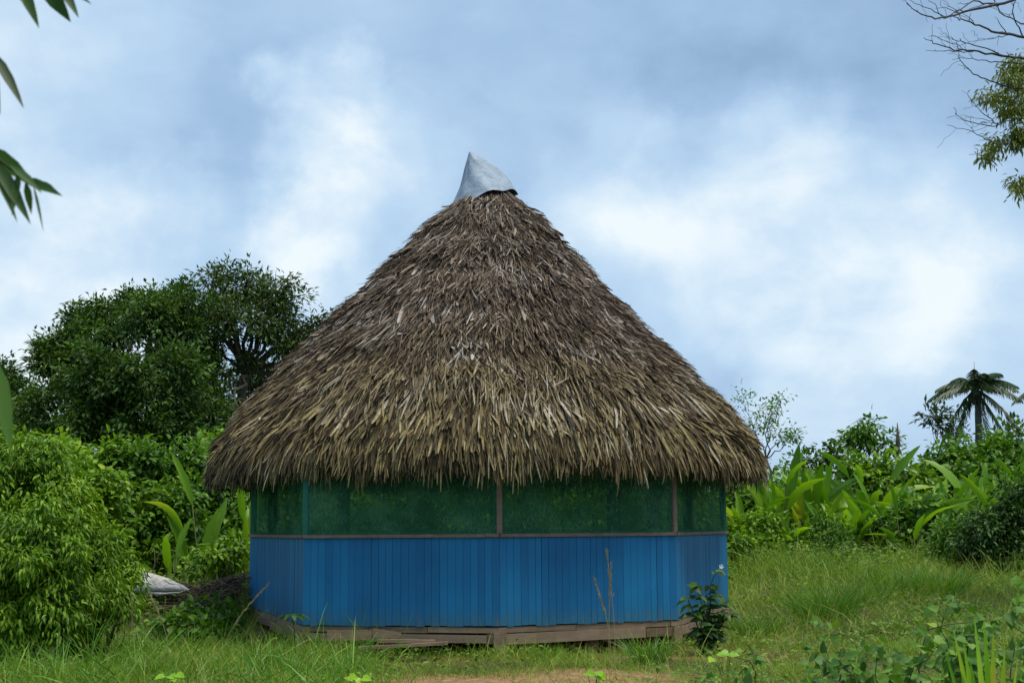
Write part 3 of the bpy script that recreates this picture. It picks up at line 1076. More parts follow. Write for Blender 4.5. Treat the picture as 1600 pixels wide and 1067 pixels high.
mb = MB()
for i in range(300):
    c = P(rng.uniform(285, 392), 0, 22.8)
    x = c[0]
    y = 22.8 + rng.normal() * .45
    f = (x - P(285, 900, 22.8)[0]) / 1.05
    hgt = gz(x, y) + .05 + rng.uniform(0, 1) * (.12 + .42 * np.clip(f, 0, 1))
    a = rng.normal() * .5
    L = rng.uniform(.25, .8)
    dv = np.array([math.cos(a), math.sin(a), rng.normal() * .28 + .25])
    limb(mb, np.array([x, y, hgt]) - dv * L / 2, np.array([x, y, hgt]) + dv * L / 2, rng.uniform(.006, .018), .003, .05, .12, 5, 4)
tag(mb.build('dry_brush', M['twig'], None, True), 'tangled dry brown twigs and roots heaped beside the left hut wall', 'brush', kind='stuff')
for i, (a, b, lab) in enumerate([((295, 908), (287, 880), 'short pale dead stick poking up right of the log'), ((248, 893), (240, 855), 'thin pale dead twig standing in the thicket behind the log'), ((380, 876), (350, 850), 'slim bare twig leaning toward the left hut wall')]):
    pa = P(*a, 22.9)
    t_ = thing('dead_stick', lab, 'stick', (pa[0], pa[1], float(gz(pa[0], pa[1]))))
    mb = MB()
    limb(mb, (pa[0], pa[1], float(gz(pa[0], pa[1])) - .05), P(*b, 22.9), .014, .005, .03, .1, 7, 5)
    m2 = MB()
    limb(m2, P((a[0] * .6 + b[0] * .4), (a[1] * .6 + b[1] * .4), 22.9), P(b[0] + 9, b[1] + 8, 22.9), .007, .003, .03, .1, 5, 4)
    mb.build('stick', M['twig'], t_, True)
    m2.build('side_twig', M['twig'], t_, True)

# ------------------------------------------------------------------ loose planks under the front wall
for i, (px0, px1, py, d, tilt, lab) in enumerate([(511, 585, 992, 17.75, .0, 'broad rough plank leaning against the hut foot, left end'),
                                                  (583, 627, 990, 17.73, -.02, 'short pointed offcut of plank beside the broad rough plank'),
                                                  (560, 700, 1008, 17.6, .012, 'long thin grey board lying on the grass under the wall'),
                                                  (590, 680, 1001, 17.68, -.006, 'narrow split board resting on the long grey one')]):
    a, b = P(px0, py, d), P(px1, py, d)
    c = (a + b) / 2
    t_ = thing('loose_plank', lab, 'plank', (c[0], c[1], c[2]), 'loose planks under the hut')
    mb = MB()
    L = b[0] - a[0]
    hh = (.115, .10, .035, .04)[i]
    n = 9
    V = []
    for k in range(n + 1):
        f = k / n
        e = hh / 2 * (1 if i != 1 else (1 - .55 * f ** 2)) * (1 + .06 * math.sin(k * 2.1 + i))
        x = c[0] - L / 2 + L * f
        z = c[2] + tilt * (f - .5) * L * 4
        for yy in (-.014, .014) if i < 2 else (-.06, .06):
            for zz in (-e, e):
                V.append([x, c[1] + yy, z + zz])
    F = []
    for k in range(n):
        b0 = k * 4
        F += [[b0, b0 + 4, b0 + 5, b0 + 1], [b0 + 2, b0 + 3, b0 + 7, b0 + 6], [b0 + 1, b0 + 5, b0 + 7, b0 + 3], [b0, b0 + 2, b0 + 6, b0 + 4]]
    F += [[0, 1, 3, 2], [n * 4, n * 4 + 2, n * 4 + 3, n * 4 + 1]]
    mb.add(V, F)
    mb.build('board', M['skirt'], t_)

# ------------------------------------------------------------------ right side: far things
tree('airy_tree', 'slender sparse tree with thin leaves against the sky just right of the roof', 'tree', G(1195, 38),
     [lobe(1165, 640, 38, 24), lobe(1205, 640, 38, 24), lobe(1215, 625, 38, 16), lobe(1180, 675, 38, 28), lobe(1225, 680, 38, 26), lobe(1245, 690, 38, 16), lobe(1150, 660, 38, 18)],
     'bush_mid', 6.5, .13, 8, .12, .05, .045, .72, twigs=70, bark='bark_grey', spill=.25, inner=.3, bare=3)
tree('distant_tree', 'small far dark tree on the skyline between slender tree and cecropia', 'tree', G(1290, 85),
     [lobe(1275, 715, 85, 18), lobe(1300, 708, 85, 15), lobe(1320, 720, 85, 16), lobe(1255, 725, 85, 14)], 'tree_dark', 3, .4, 11, .42, .2, .2)
tree('distant_tree', 'dark far tree crown at the right edge beyond the vines', 'tree', G(1590, 70),
     [lobe(1560, 695, 70, 20), lobe(1590, 690, 70, 22), lobe(1620, 700, 70, 24)], 'tree_dark', 3, .36, 11, .38, .18, .2)
tree('distant_tree', 'feathery dark shrub tree left of the palm trunk', 'tree', G(1475, 60),
     [lobe(1468, 660, 60, 15), lobe(1485, 670, 60, 15), lobe(1458, 650, 60, 9), lobe(1500, 685, 60, 14)], 'palm', 4, .22, 9, .34, .10, .09, spill=.25)
tree('broadleaf_tree', 'young tree with large hanging leaves rising above the vines, right of the hut', 'tree', G(1345, 40),
     [lobe(1340, 680, 40, 22), lobe(1360, 672, 40, 18), lobe(1325, 690, 40, 14), lobe(1385, 690, 40, 16), lobe(1350, 700, 40, 24)],
     'bush_mid', 14, .12, 9, .18, .08, .05, .7, twigs=30, spill=.1, kind='leaf5', bark='bark_grey')


def palm(label, px, py, d, R_, nf, lean=0.0, name='palm_tree'):
    top = P(px, py, d)
    base = G(px + lean, d)
    o = thing(name, label, 'palm', base)
    tb = MB()
    t = np.linspace(0, 1, 14)[:, None]
    pts = base + (top - base) * t
    pts[:, 0] += np.sin(t[:, 0] * 2) * .15
    tb.tube(pts, np.linspace(.24, .17, 14) + .012 * (np.arange(14) % 2), 10)
    tb.build('trunk', M['bark_grey'], o, True)
    sh = MB()
    sh.tube([top - [0, 0, .5], top, top + [0, 0, .55], top + [0, 0, .9]], [.19, .26, .20, .08], 10)
    sh.build('crown_shaft', M['palm'], o, True)
    fm = MB()
    for i in range(nf):
        az = i * 2.39996 + rng.normal() * .15
        el = rng.uniform(.15, 1.0) if i > 5 else rng.uniform(-1.1, -.4)
        L = R_ * rng.uniform(.85, 1.1)
        d0 = np.array([math.cos(az) * math.cos(el), math.sin(az) * math.cos(el), math.sin(el)])
        drop = (.35 + .65 * math.cos(el)) * L * .68
        n = 26
        tt_ = np.linspace(0.02, 1, n)
        out = np.array([math.cos(az), math.sin(az), 0])
        cpt = top + np.array([0, 0, .45]) + d0 * (L * tt_)[:, None] + (np.array([0, 0, -1.0]) * drop + out * L * .12) * (tt_ ** 2.2)[:, None]
        fm.tube(cpt, np.linspace(.035, .008, n), 4)
        tang = unit(np.gradient(cpt, axis=0))
        for sgn in (-1, 1):
            for off in (0, .5):
                k = slice(2, n - 1)
                rt = cpt[k] + off * (cpt[3:n] - cpt[k])
                sd = unit(np.cross(tang[k], np.array([0, 0, 1.0]))) * sgn
                m = len(rt)
                lnl = (.21 * R_) * np.sin(np.pi * np.clip(tt_[k] * .85 + .12, 0, 1)) ** .6
                dr = unit(sd * .75 + tang[k] * .55 + np.array([0, 0, -.35]) + rng.normal(size=(m, 3)) * .12)
                ribbons(fm, rt, dr, unit(np.cross(dr, sd + np.array([0, 0, .6]))), lnl, .075 * R_ / 2.6, np.array([0, 0, -.45]) * lnl[:, None], [(0, .6), (.4, 1), (1, .1)])
    fm.build('fronds', M['palm'], o)
    sp = MB()
    sp.tube([top + [0, 0, .6], top + [.02, 0, 1.3], top + [.03, 0, 2.0]], [.03, .02, .008], 5)
    sp.build('spear_leaf', M['palm'], o)
    return o


palm('solitary palm with arching fronds standing on the skyline at right', 1524, 619, 82, 2.75, 24, 2)
palm('palm cut off by the right edge of the photo, only frond tips showing', 1650, 612, 80, 2.3, 16, 4)

# ------------------------------------------------------------------ right side: thicket and paddle leaves
bush('vine_thicket', 'bright vine-covered mound under the palm, back row', 'bush', G(1500, 40),
     [lobe(1470, 729, 40, 36), lobe(1515, 719, 40, 36), lobe(1560, 722, 40.5, 36), lobe(1600, 729, 40, 40), lobe(1490, 774, 39, 50), lobe(1550, 774, 39, 50), lobe(1610, 784, 39, 50)],
     'bush_mid', 17, .16, 11, .21, .13, kind='leaf5', spill=.2)
bush('vine_thicket', 'vine mound with drooping yellow-green edge in the middle of the right thicket', 'bush', G(1380, 37.5),
     [lobe(1345, 738, 37.5, 30, .7), lobe(1385, 735, 37.5, 30, .7), lobe(1420, 745, 38, 30), lobe(1370, 775, 37.3, 38), lobe(1430, 790, 37.5, 40)],
     'bush_bright', 20, .15, 11, .175, .10, kind='leaf5', spill=.2)
bush('vine_thicket', 'dark leafy thicket directly behind the right hut corner', 'bush', G(1180, 37),
     [lobe(1160, 790, 37, 40), lobe(1210, 800, 37, 45), lobe(1150, 840, 36, 38), lobe(1260, 800, 38, 42), lobe(1310, 800, 38, 42)],
     'bush_mid', 20, .15, 11, .175, .09, kind='leaf5', spill=.2)
HEL = [('paddle-leaved plant with dark upright leaves nearest the right roof edge', 1214, 28.5, 693, 8, .4, None, False),
       ('low paddle-leaved plant half hidden under the right eave', 1165, 27, 752, 7, .6, None, .35),
       ('light green paddle-leaved plant second right of the roof edge', 1262, 29, 716, 11, .6, None, False),
       ('crowded paddle-leaved plant with many narrow upright leaves', 1298, 29.5, 720, 12, .6, None, False),
       ('paddle-leaved plant with one leaf pointing left above the mound', 1350, 30, 683, 8, .6, (-.55, 0, 0), False),
       ('paddle-leaved plant with large pale leaf in front of vine mound', 1372, 26.5, 735, 8, .8, (-.45, -.1, 0), False),
       ('paddle-leaved plant with a yellow-edged leaf slanting right', 1412, 26, 752, 8, .9, (.85, 0, 0), False),
       ('leaning paddle-leaved plant with broad leaves below slender tree', 1322, 26.5, 765, 9, .8, None, False),
       ('paddle-leaved plant with tall rounded leaf before the bright mound', 1452, 28, 722, 8, .6, None, False),
       ('paddle-leaved plant beside the red blossom', 1497, 27.5, 735, 8, .6, None, .3),
       ('tall paddle-leaved plant with blotched brown-edged leaf below palm', 1535, 29, 690, 8, .45, None, False),
       ('paddle-leaved plant with big arching leaves above dark bush at right edge', 1580, 26, 725, 9, .8, (-.6, -.1, 0), False),
       ('paddle-leaved plant cut by the right photo edge, upright leaves', 1602, 29, 683, 7, .45, None, False),
       ('small paddle-leaved plant in second row between weeds and mound', 1240, 26, 790, 7, .8, None, False)]
for (lab, px, d, top, n, spr, lean, fl) in HEL:
    heliconia(lab, px, d + 6.5, top, int(n * 2.1) + 3, spr * 1.35, lean=lean, flower=fl)
FRONT = [('light green leafy shrub close to the right hut wall', 1180, 25, [(1165, 835, 32), (1200, 830, 34), (1225, 850, 28), (1155, 865, 26)], 'bush_bright', .13, .075),
         ('dark upright bushy shrub standing alone in front of paddle leaves', 1288, 24.5, [(1288, 812, 22), (1284, 845, 28), (1300, 830, 22), (1280, 870, 24)], 'bush_mid', .10, .04),
         ('low yellow-green weedy shrub between the two front shrubs', 1240, 24.6, [(1240, 862, 24), (1258, 852, 22), (1215, 872, 20)], 'bush_bright', .12, .06),
         ('glossy round-leaved shrub with bluish leaves at mid right', 1452, 25.5, [(1440, 800, 30), (1475, 800, 32), (1420, 830, 32), (1460, 840, 36)], 'vine', .16, .13),
         ('thin weedy shrub with a shadowed gap under it', 1365, 25.2, [(1345, 850, 28), (1390, 855, 28), (1370, 830, 24)], 'bush_mid', .13, .07),
         ('dark dense bush at the right edge of the clearing', 1560, 23, [(1545, 840, 42), (1585, 820, 46), (1570, 870, 44), (1610, 850, 56), (1520, 860, 30), (1600, 780, 40)], 'bush_deep', .13, .055),
         ('mid green shrub left of the dark dense bush', 1495, 24, [(1485, 850, 32), (1510, 835, 28), (1470, 870, 26)], 'bush_mid', .12, .06)]
for (lab, px, d, lb, mat, ln, wd) in FRONT:
    d += 7.5 if px < 1480 else 6
    bush('leafy_shrub', lab, 'shrub', G(px, d), [lobe(a, b, d, r) for (a, b, r) in lb] + [lobe(a + 12, min(b + r, 872), d - .3, r * .8) for (a, b, r) in lb[:3]], mat, 40, .11, 11, ln * .95, wd * .92, kind='heart' if mat == 'vine' else 'leaf5', droop=.4, spill=.2)
t_ = thing('spiky_stalk', 'brown pointed dead stalk rising beside the young broadleaf tree', 'stalk', G(1403, 38))
mb = MB()
mb.tube([G(1403, 38), P(1403, 720, 38), P(1403, 690, 38), P(1402, 660, 38)], [.03, .03, .06, .008], 7)
mb.build('stalk', M['bark'], t_, True)
lm = MB()
for i in range(10):
    p = P(1403, 720 - 5 * i, 38)
    leaves(lm, p[None], unit(np.array([[(-1) ** i * .6, rng.normal() * .3, 1.0]])), np.array([[0, -1.0, 0]]), .18, .04, 'leaf2')
lm.build('scales', M['straw'], t_)

# ------------------------------------------------------------------ plants at the hut corners
t_ = thing('corner_plant', 'dark broad-leaved plant growing against the right corner of the hut', 'plant', G(1100, 18.2))
sm, lm = MB(), MB()
b0 = G(1100, 18.2)
for i, (qx, qy, nl) in enumerate([(1118, 893, 9), (1090, 915, 8), (1075, 935, 8), (1105, 935, 10), (1130, 945, 10), (1085, 960, 10), (1115, 965, 12), (1140, 960, 8), (1100, 985, 10)]):
    e = P(qx, qy, 18.2 + rng.normal() * .1)
    p = limb(sm, b0 + [rng.normal() * .06, rng.normal() * .06, -.03], e, .012, .005, .03, .06, 8, 5)
    for j in range(nl * 2):
        f = rng.integers(2, 8)
        dv = unit(np.array([rng.normal(), rng.normal() * .7 - .2, rng.normal() * .3 - .05]))
        leaves(lm, p[f][None], dv[None], unit(np.array([[rng.normal() * .4, -.5, 1.0]])), rng.uniform(.12, .24), rng.uniform(.07, .12), 'leaf5')
sm.build('stem', M['stem'], t_, True)
lm.build('foliage', M['bush_deep'], t_)
fm = MB()
c = P(1127, 885, 18.1)
limb(fm, P(1118, 893, 18.2), c, .004, .003, 0, .02, 4, 4)
for a in np.arange(5) * 1.257:
    leaves(fm, c[None], np.array([[math.cos(a), -.3, math.sin(a)]]), np.array([[0, -1.0, 0]]), .035, .03, 'leaf5')
fm.build('flower', M['white_flower'], t_)

t_ = thing('corner_plant', 'small plant with arching fan leaves at the left front corner of hut', 'plant', G(458, 17.7))
sm, lm = MB(), MB()
b0 = G(460, 17.7)
hub = P(458, 962, 17.7)
sm.tube([b0 - [0, 0, .03], (b0 + hub) / 2 + [.02, 0, 0], hub], [.01, .008, .006], 5)
for i in range(12):
    a = i * .55 + rng.normal() * .1
    dr = unit(np.array([math.cos(a), math.sin(a) * .8, .35]))
    ribbons(lm, hub[None], dr[None], unit(np.cross(dr, [0, 0, 1.0]))[None], rng.uniform(.17, .26), .07, np.array([[0, 0, -.13]]), [(0, .1), (.2, .6), (.5, 1), (.8, .6), (1, .05)], fold=.3)
sm.build('stem', M['stem'], t_, True)
lm.build('foliage', M['bush_deep'], t_, True)

# ------------------------------------------------------------------ grass


def vnoise(x, y, s):
    return .5 + .25 * (np.sin(x * s * 1.7 + 1.3 * np.sin(y * s * 1.1 + .5)) + np.sin(y * s * 1.9 + 1.7 * np.sin(x * s * 1.3 + 2.1)))


def grass_field(name, n, x0f, x1f, y0, y1, hfun, w0, w1, dens):
    y = np.sqrt(rng.uniform(y0 ** 2, y1 ** 2, n))
    x = rng.uniform(-1, 1, n)
    x = x0f * y + (x1f - x0f) * y * (x + 1) / 2
    keep = rng.uniform(0, 1, n) < dens(x, y)
    x, y = x[keep], y[keep]
    n = len(x)
    root = np.stack([x, y, gz(x, y) - .02], -1)
    h = hfun(x, y) * rng.lognormal(0, .35, n)
    a = rng.uniform(0, 2 * math.pi, n)
    out = np.stack([np.cos(a), np.sin(a), np.zeros(n)], -1)
    dr = unit(np.array([0, 0, 1.0]) + out * rng.uniform(.05, .75, n)[:, None])
    bend = (out * .7 + np.array([0, 0, -.55])) * (h * rng.uniform(.05, .8, n))[:, None]
    sd = unit(np.cross(dr, rng.normal(size=(n, 3))))
    mb = MB()
    ribbons(mb, root, dr, sd, h, rng.uniform(w0, w1, n), bend, [(0, 1), (.45, .85), (.8, .5), (1, .06)])
    return mb


def under_hut(x, y):
    return ((x - CX) ** 2 + (y - 21.6) ** 2) < 3.55 ** 2


def path_mask(x, y):
    c = 15.05 + .2 * np.sin(x * 1.1)
    m = np.exp(-((y - c) / .85) ** 2) * smooth01((2.1 - np.abs(x - .1)) / 1.1)
    strip = np.exp(-((y - 16.9) / .35) ** 2) * smooth01((2.2 - np.abs(x - 1.0)) / 1.2) * .7
    side = np.exp(-(((x - 4.4) / 1.5) ** 2 + ((y - 16.3) / .9) ** 2)) * .55
    return np.clip(m + strip + side, 0, 1)


def dens_near(x, y):
    d = np.clip(.0 + 1.35 * vnoise(x, y, 1.1), 0.08, 1) * (1 - .97 * path_mask(x, y))
    return np.where(under_hut(x, y), .0, d)


def h_near(x, y):
    left = smooth01((-1.2 - x) / 2.0)
    hutfoot = np.exp(-((y - 17.1) / .5) ** 2) * smooth01((3.6 - np.abs(x + .3)) / 1)
    return .09 + .12 * vnoise(x, y, 1.7) ** 2 + .10 * left + .07 * hutfoot


def h_far(x, y):
    return .15 + .22 * vnoise(x, y, .8) ** 2 + .24 * smooth01((y - 22.5) / 5)


gm = grass_field('near', 170000, -.47, .47, 9, 19.5, h_near, .003, .008, dens_near)
tag(gm.build('lawn_grass', M['grass'], None), 'patchy short green and straw grass covering the clearing', 'grass', kind='stuff')
gm = grass_field('far', 150000, -.48, .48, 18.5, 36, h_far, .006, .014, lambda x, y: np.where(under_hut(x, y), 0, .35 + .65 * vnoise(x, y, .7)))
tag(gm.build('meadow_grass', M['grass'], None), 'longer wild grass behind and beside the hut', 'grass', kind='stuff')

gm = grass_field('straw', 9000, -.47, .47, 10, 27, lambda x, y: .22 + .25 * vnoise(x, y, 1.3), .002, .0045, lambda x, y: np.where(under_hut(x, y), 0, vnoise(x + 3, y, 1.2) ** 2 * (1 - .9 * path_mask(x, y))))
tag(gm.build('dry_grass', M['straw'], None), 'thin straw coloured stems scattered through the grass', 'dry grass', kind='stuff')
gm = grass_field('tall', 5200, -.40, -.045, 13.4, 18.5, lambda x, y: .30 + .16 * vnoise(x, y, 1.5), .008, .018, lambda x, y: np.where(under_hut(x, y), 0, np.clip(vnoise(x, y + 2, 1.4) * 1.6 - .35, 0, 1)) * smooth01((-.6 - x) / 1.6))
tag(gm.build('tall_grass', M['tuft'], None), 'taller bright grass blades in the lower left of the clearing', 'grass', kind='stuff')
# creeping weeds: small broad leaves close to the ground
n = 170000
y = np.sqrt(rng.uniform(9 ** 2, 36 ** 2, n))
x = rng.uniform(-.5, .5, n) * y
dn = np.clip(vnoise(x + 7, y, .9) * 1.5 - .45, 0, 1) * (1 - .95 * path_mask(x, y)) * np.where(y < 17, .45, np.where(y > np.where(x > 0, 27.5, 21), 1.9, .7))
kp = (rng.uniform(0, 1, n) < dn) & ~under_hut(x, y)
x, y = x[kp], y[kp]
n = len(x)
mb = MB()
edge = smooth01((y - np.where(x > 0, 27.5, 21)) / 3) * (.35 + .65 * vnoise(x, y, 1.6))
hh = rng.uniform(.02, .14, n) + .22 * np.clip(vnoise(x * 2 + 4, y * 2, 1.3) - .55, 0, 1) * rng.uniform(0, 2, n) + .55 * edge * rng.uniform(0, 1, n) ** 1.3
lnv = rng.uniform(.035, .085, n) * np.where(y > 20, 1.4, 1.0)
leaves(mb, np.stack([x, y, gz(x, y) + hh], -1), np.stack([rng.normal(size=n), rng.normal(size=n), rng.normal(size=n) * .25], -1), unit(np.stack([rng.normal(size=n) * .35, rng.normal(size=n) * .35 - .2, np.ones(n)], -1)), lnv, lnv * .62, 'leaf5')
tag(mb.build('ground_weeds', M['weeds'], None), 'low creeping broad-leaved weeds among the grass', 'weeds', kind='stuff')
# dense undergrowth mass filling the foot of the thicket
lob = []
for px in np.arange(-90, 400, 34):
    lob.append(lobe(px, 880 + rng.normal() * 12, 27 + rng.normal() * 1.0, 34, .8))
for px in np.arange(1130, 1760, 34):
    lob.append(lobe(px, 865 + rng.normal() * 10, 34 + rng.normal() * 1.0, 30, .8))
for px in np.arange(-120, 1760, 52):
    lob.append(lobe(px, 785 + rng.normal() * 14, 40 + rng.normal(), 50, 1.0))
for px in np.arange(430, 1120, 46):
    lob.append(lobe(px, 730 + rng.normal() * 12, 33 + rng.normal(), 52, 1.0))
    lob.append(lobe(px + 20, 815 + rng.normal() * 8, 34 + rng.normal() * .5, 48, 1.0))
for px in np.arange(-120, 420, 44):
    lob.append(lobe(px, 722 + rng.normal() * 8, 37 + rng.normal(), 36, 1.0))
mb = MB()
crown_leaves(mb, lob, 22, .13, 11, .13, .07, .35, 'leaf5', spill=.25)
tag(mb.build('undergrowth', M['bush_bright'], None), 'tangled green undergrowth filling the foot of the thicket', 'undergrowth', kind='stuff')

# grass tufts
TUFT = [('big tussock of long green blades right of the hut, nearest one', 1285, 22.8, 100, .80, 420),
        ('wide tussock of fine grass at mid right, behind the nearest one', 1400, 25.8, 90, .65, 380),
        ('tall pale tussock before the dark bush at right', 1462, 25.4, 85, .75, 380),
        ('small tussock at the right hut corner edge', 1175, 20.5, 60, .5, 240),
        ('loose tussock with brown blades between the two largest tussocks', 1350, 24.3, 60, .5, 240),
        ('shaggy tussock at the left foot of the hut', 410, 17.0, 50, .42, 220),
        ('bright tussock in the lower left beside the drooping shrub', 250, 15.6, 60, .40, 200),
        ('tussock against the front wall right of the middle post', 850, 17.3, 40, .34, 120),
        ('wispy tussock at the front right corner stump', 1010, 17.1, 55, .48, 170)]
for (lab, px, d, rp, h, n) in TUFT:
    t_ = thing('grass_tussock', lab, 'grass tuft', G(px, d), 'grass tussocks in the clearing')
    mb = MB()
    blades(mb, G(px, d), n, rp * d / FPX * .45, h * .5, h, .007, .014, .45, .45)
    mb.build('blades', M['tuft'], t_)
    if n > 150:
        m2 = MB()
        blades(m2, G(px, d), 24, rp * d / FPX * .4, h * .7, h * 1.2, .004, .007, .4, .5)
        m2.build('dry_blades', M['straw'], t_)

# single seed stalks
STALK = [('tall feathery seed stalk before the blue wall, tallest of the pair', (962, 1062), (948, 862), 15.2),
         ('leaning feathery seed stalk left of the tallest one', (955, 1045), (929, 905), 15.4),
         ('seed stalk with slim upright head right of the tallest one', (952, 1050), (955, 880), 15.0),
         ('bent straw seed stalk arching toward the left wall corner', (345, 1035), (417, 914), 15.0),
         ('straw seed stalk leaning left in front of the log', (265, 1020), (231, 920), 15.2),
         ('upright green seed stalk at the foot of the drooping shrub', (207, 1060), (205, 930), 14.6)]
for (lab, a, b, d) in STALK:
    pb = P(*b, d)
    pa = P(*a, d)
    ba = np.array([pa[0], d, float(gz(pa[0], d)) - .02])
    t_ = thing('seed_stalk', lab, 'grass stalk', ba, 'single seed stalks')
    mb = MB()
    t = np.linspace(0, 1, 12)[:, None]
    pts = ba + (pb - ba) * t
    pts[:, 0] += (-(pb - ba)[0] * .35 * np.sin(np.pi * t))[:, 0]
    mb.tube(pts, np.linspace(.004, .0015, 12), 5)
    mb.build('stem', M['tuft'] if 'green' in lab else M['straw'], t_)
    hm = MB()
    n = 70
    f = rng.uniform(.62, 1.0, n)
    q = np.stack([np.interp(f, t[:, 0], pts[:, k]) for k in range(3)], -1)
    ax = unit(pts[-1] - pts[7])
    leaves(hm, q, unit(ax + rng.normal(size=(n, 3)) * .2), sphere_dirs(n), .055, .006, 'leaf2')
    hm.build('seed_head', M['straw'], t_)

# ------------------------------------------------------------------ foreground, lower right
VINES = [('trailing vine with round green leaves at the bottom edge, under the hut corner', 1290, 9.2, [(1245, 1075), (1290, 1060), (1320, 1045), (1210, 1085)], 60, .085),
         ('round-leaved vine with bluish leaves left of the yellow blades', 1360, 9.8, [(1335, 1025), (1370, 1010), (1395, 1040), (1350, 1060), (1410, 1000)], 90, .08),
         ('leafy vine mound behind the yellow blades at bottom right', 1500, 10.4, [(1455, 985), (1490, 970), (1530, 975), (1440, 1025), (1500, 1020), (1560, 990)], 150, .085),
         ('vine mass with dull leaves in the bottom right corner', 1600, 9.0, [(1575, 1000), (1620, 985), (1590, 1045), (1550, 1060), (1640, 1030), (1600, 960)], 150, .085),
         ('low creeper with small leaves in the grass right of the path', 1120, 12.5, [(1110, 1040), (1150, 1030), (1180, 1020), (1085, 1060)], 26, .075)]
for (lab, px, d, ends, nl, ln) in VINES:
    b0 = G(px, d)
    t_ = thing('vine_plant', lab, 'vine', b0, 'foreground vines')
    sm, lm = MB(), MB()
    for (qx, qy) in ends:
        e = P(qx, qy, d + rng.normal() * .5)
        for rep in range(2):
            e2 = e + rng.normal(size=3) * np.array([.12, .2, .05])
            p = limb(sm, b0 + [rng.normal() * .15, rng.normal() * .15, -.03], e2, .006, .003, .12, .14, 10, 4)
            for j in range(max(3, nl // (2 * len(ends)))):
                q = p[rng.integers(3, 10)] + rng.normal(size=3) * .05
                q[2] = max(q[2], .05)
                for s_ in range(3):
                    dv = unit(np.array([rng.normal(), rng.normal() * .6 - .2, rng.normal() * .6 - .25]))
                    leaves(lm, q[None] + dv * .03, dv[None], unit(np.array([[rng.normal() * .6, -.7 + rng.normal() * .6, .8]])), ln * rng.uniform(.5, 1.2), ln * rng.uniform(.6, .95), 'heart')
    sm.build('stem', M['stem'], t_, True)
    lm.build('foliage', M['vine'], t_)

t_ = thing('yellow_blade_plant', 'clump of upright yellow-green blade leaves at bottom right', 'plant', G(1530, 6.8))
mb = MB()
b0 = G(1530, 6.8)
for (qx, qy, wv) in [(1522, 962, .035), (1537, 967, .028), (1505, 1000, .03), (1490, 985, .028), (1552, 985, .03), (1570, 1005, .028), (1475, 1010, .026), (1545, 1020, .03), (1515, 1025, .03), (1590, 1030, .025), (1500, 1045, .03), (1565, 1050, .03)]:
    wv *= 1.5
    e = P(qx, qy, 6.8 + rng.normal() * .12)
    rt = b0 + np.array([(e[0] - b0[0]) * .25, rng.normal() * .05, -.03])
    v = e - rt
    bend = np.array([v[0] * .9, 0, -.03])
    lin = v - bend
    Ln = np.linalg.norm(lin)
    ribbons(mb, rt[None], (lin / Ln)[None], np.array([[1.0, .3 * rng.normal(), 0]]), Ln, wv, bend[None], [(0, .6), (.3, 1), (.6, .9), (.85, .5), (1, .04)], fold=.3)
mb.build('foliage', M['yellow_blade'], t_, True)
t_ = thing('dead_branch', 'dark bare twig arching above the vines at lower right', 'branch', G(1440, 9.6))
mb = MB()
pts = np.array([G(1450, 9.6) - [0, 0, .03], P(1440, 1040, 9.6), P(1445, 985, 9.6), P(1425, 968, 9.6), P(1400, 976, 9.5)])
mb.tube(pts + rng.normal(size=pts.shape) * .015, [.007, .006, .005, .004, .002], 6)
m2 = MB()
m2.tube(np.array([P(1445, 985, 9.6), P(1480, 975, 9.7), P(1515, 972, 9.8), P(1530, 955, 9.9)]), [.005, .004, .003, .0015], 5)
mb.build('branch', M['bark'], t_, True)
m2.build('side_twig', M['bark'], t_, True)
for (lab, px, py, d) in [('lone round leaf plant in the grass at bottom left', 262, 1052, 13.2), ('bright round-leaved seedling at the bottom edge left of path', 556, 1060, 13.0), ('round-leaved seedling in the grass below the blue wall right', 925, 1050, 13.2), ('yellow-green seedling at right end of dirt patch', 1128, 1022, 14.6)]:
    b0 = G(px, d)
    t_ = thing('seedling', lab, 'seedling', b0, 'round-leaved seedlings')
    sm, lm = MB(), MB()
    for i in range(4):
        e = P(px + rng.uniform(-14, 14), py + rng.uniform(-6, 6), d)
        sm.tube(np.array([b0 - [0, 0, .02], (b0 + e) / 2 + [0, 0, .02], e]), [.003, .003, .002], 4)
        leaves(lm, e[None], unit(np.array([[rng.normal(), -.6, -.2]])), unit(np.array([[rng.normal() * .3, -.7, .8]])), .10, .085, 'heart')
    sm.build('stem', M['stem'], t_)
    lm.build('foliage', M['yellow_blade'], t_)

# ------------------------------------------------------------------ tree reaching in at the top right
D = 21.0
base = np.array([11.5, 22.5, float(gz(11.5, 22.5))])
t_ = thing('overhanging_tree', 'tree at upper right with bare grey branches and olive leaf sprays', 'tree', base)
tb, cm = MB(), MB()
fk = np.array([11.3, 22, 5.2])
limb(tb, base - [0, 0, .2], fk, .26, .18, 0, .05, 10, 12)
crown_c = np.array([11.2, 22, 9.5])
p = limb(tb, fk, crown_c, .16, .06, .02, .08, 9, 8)


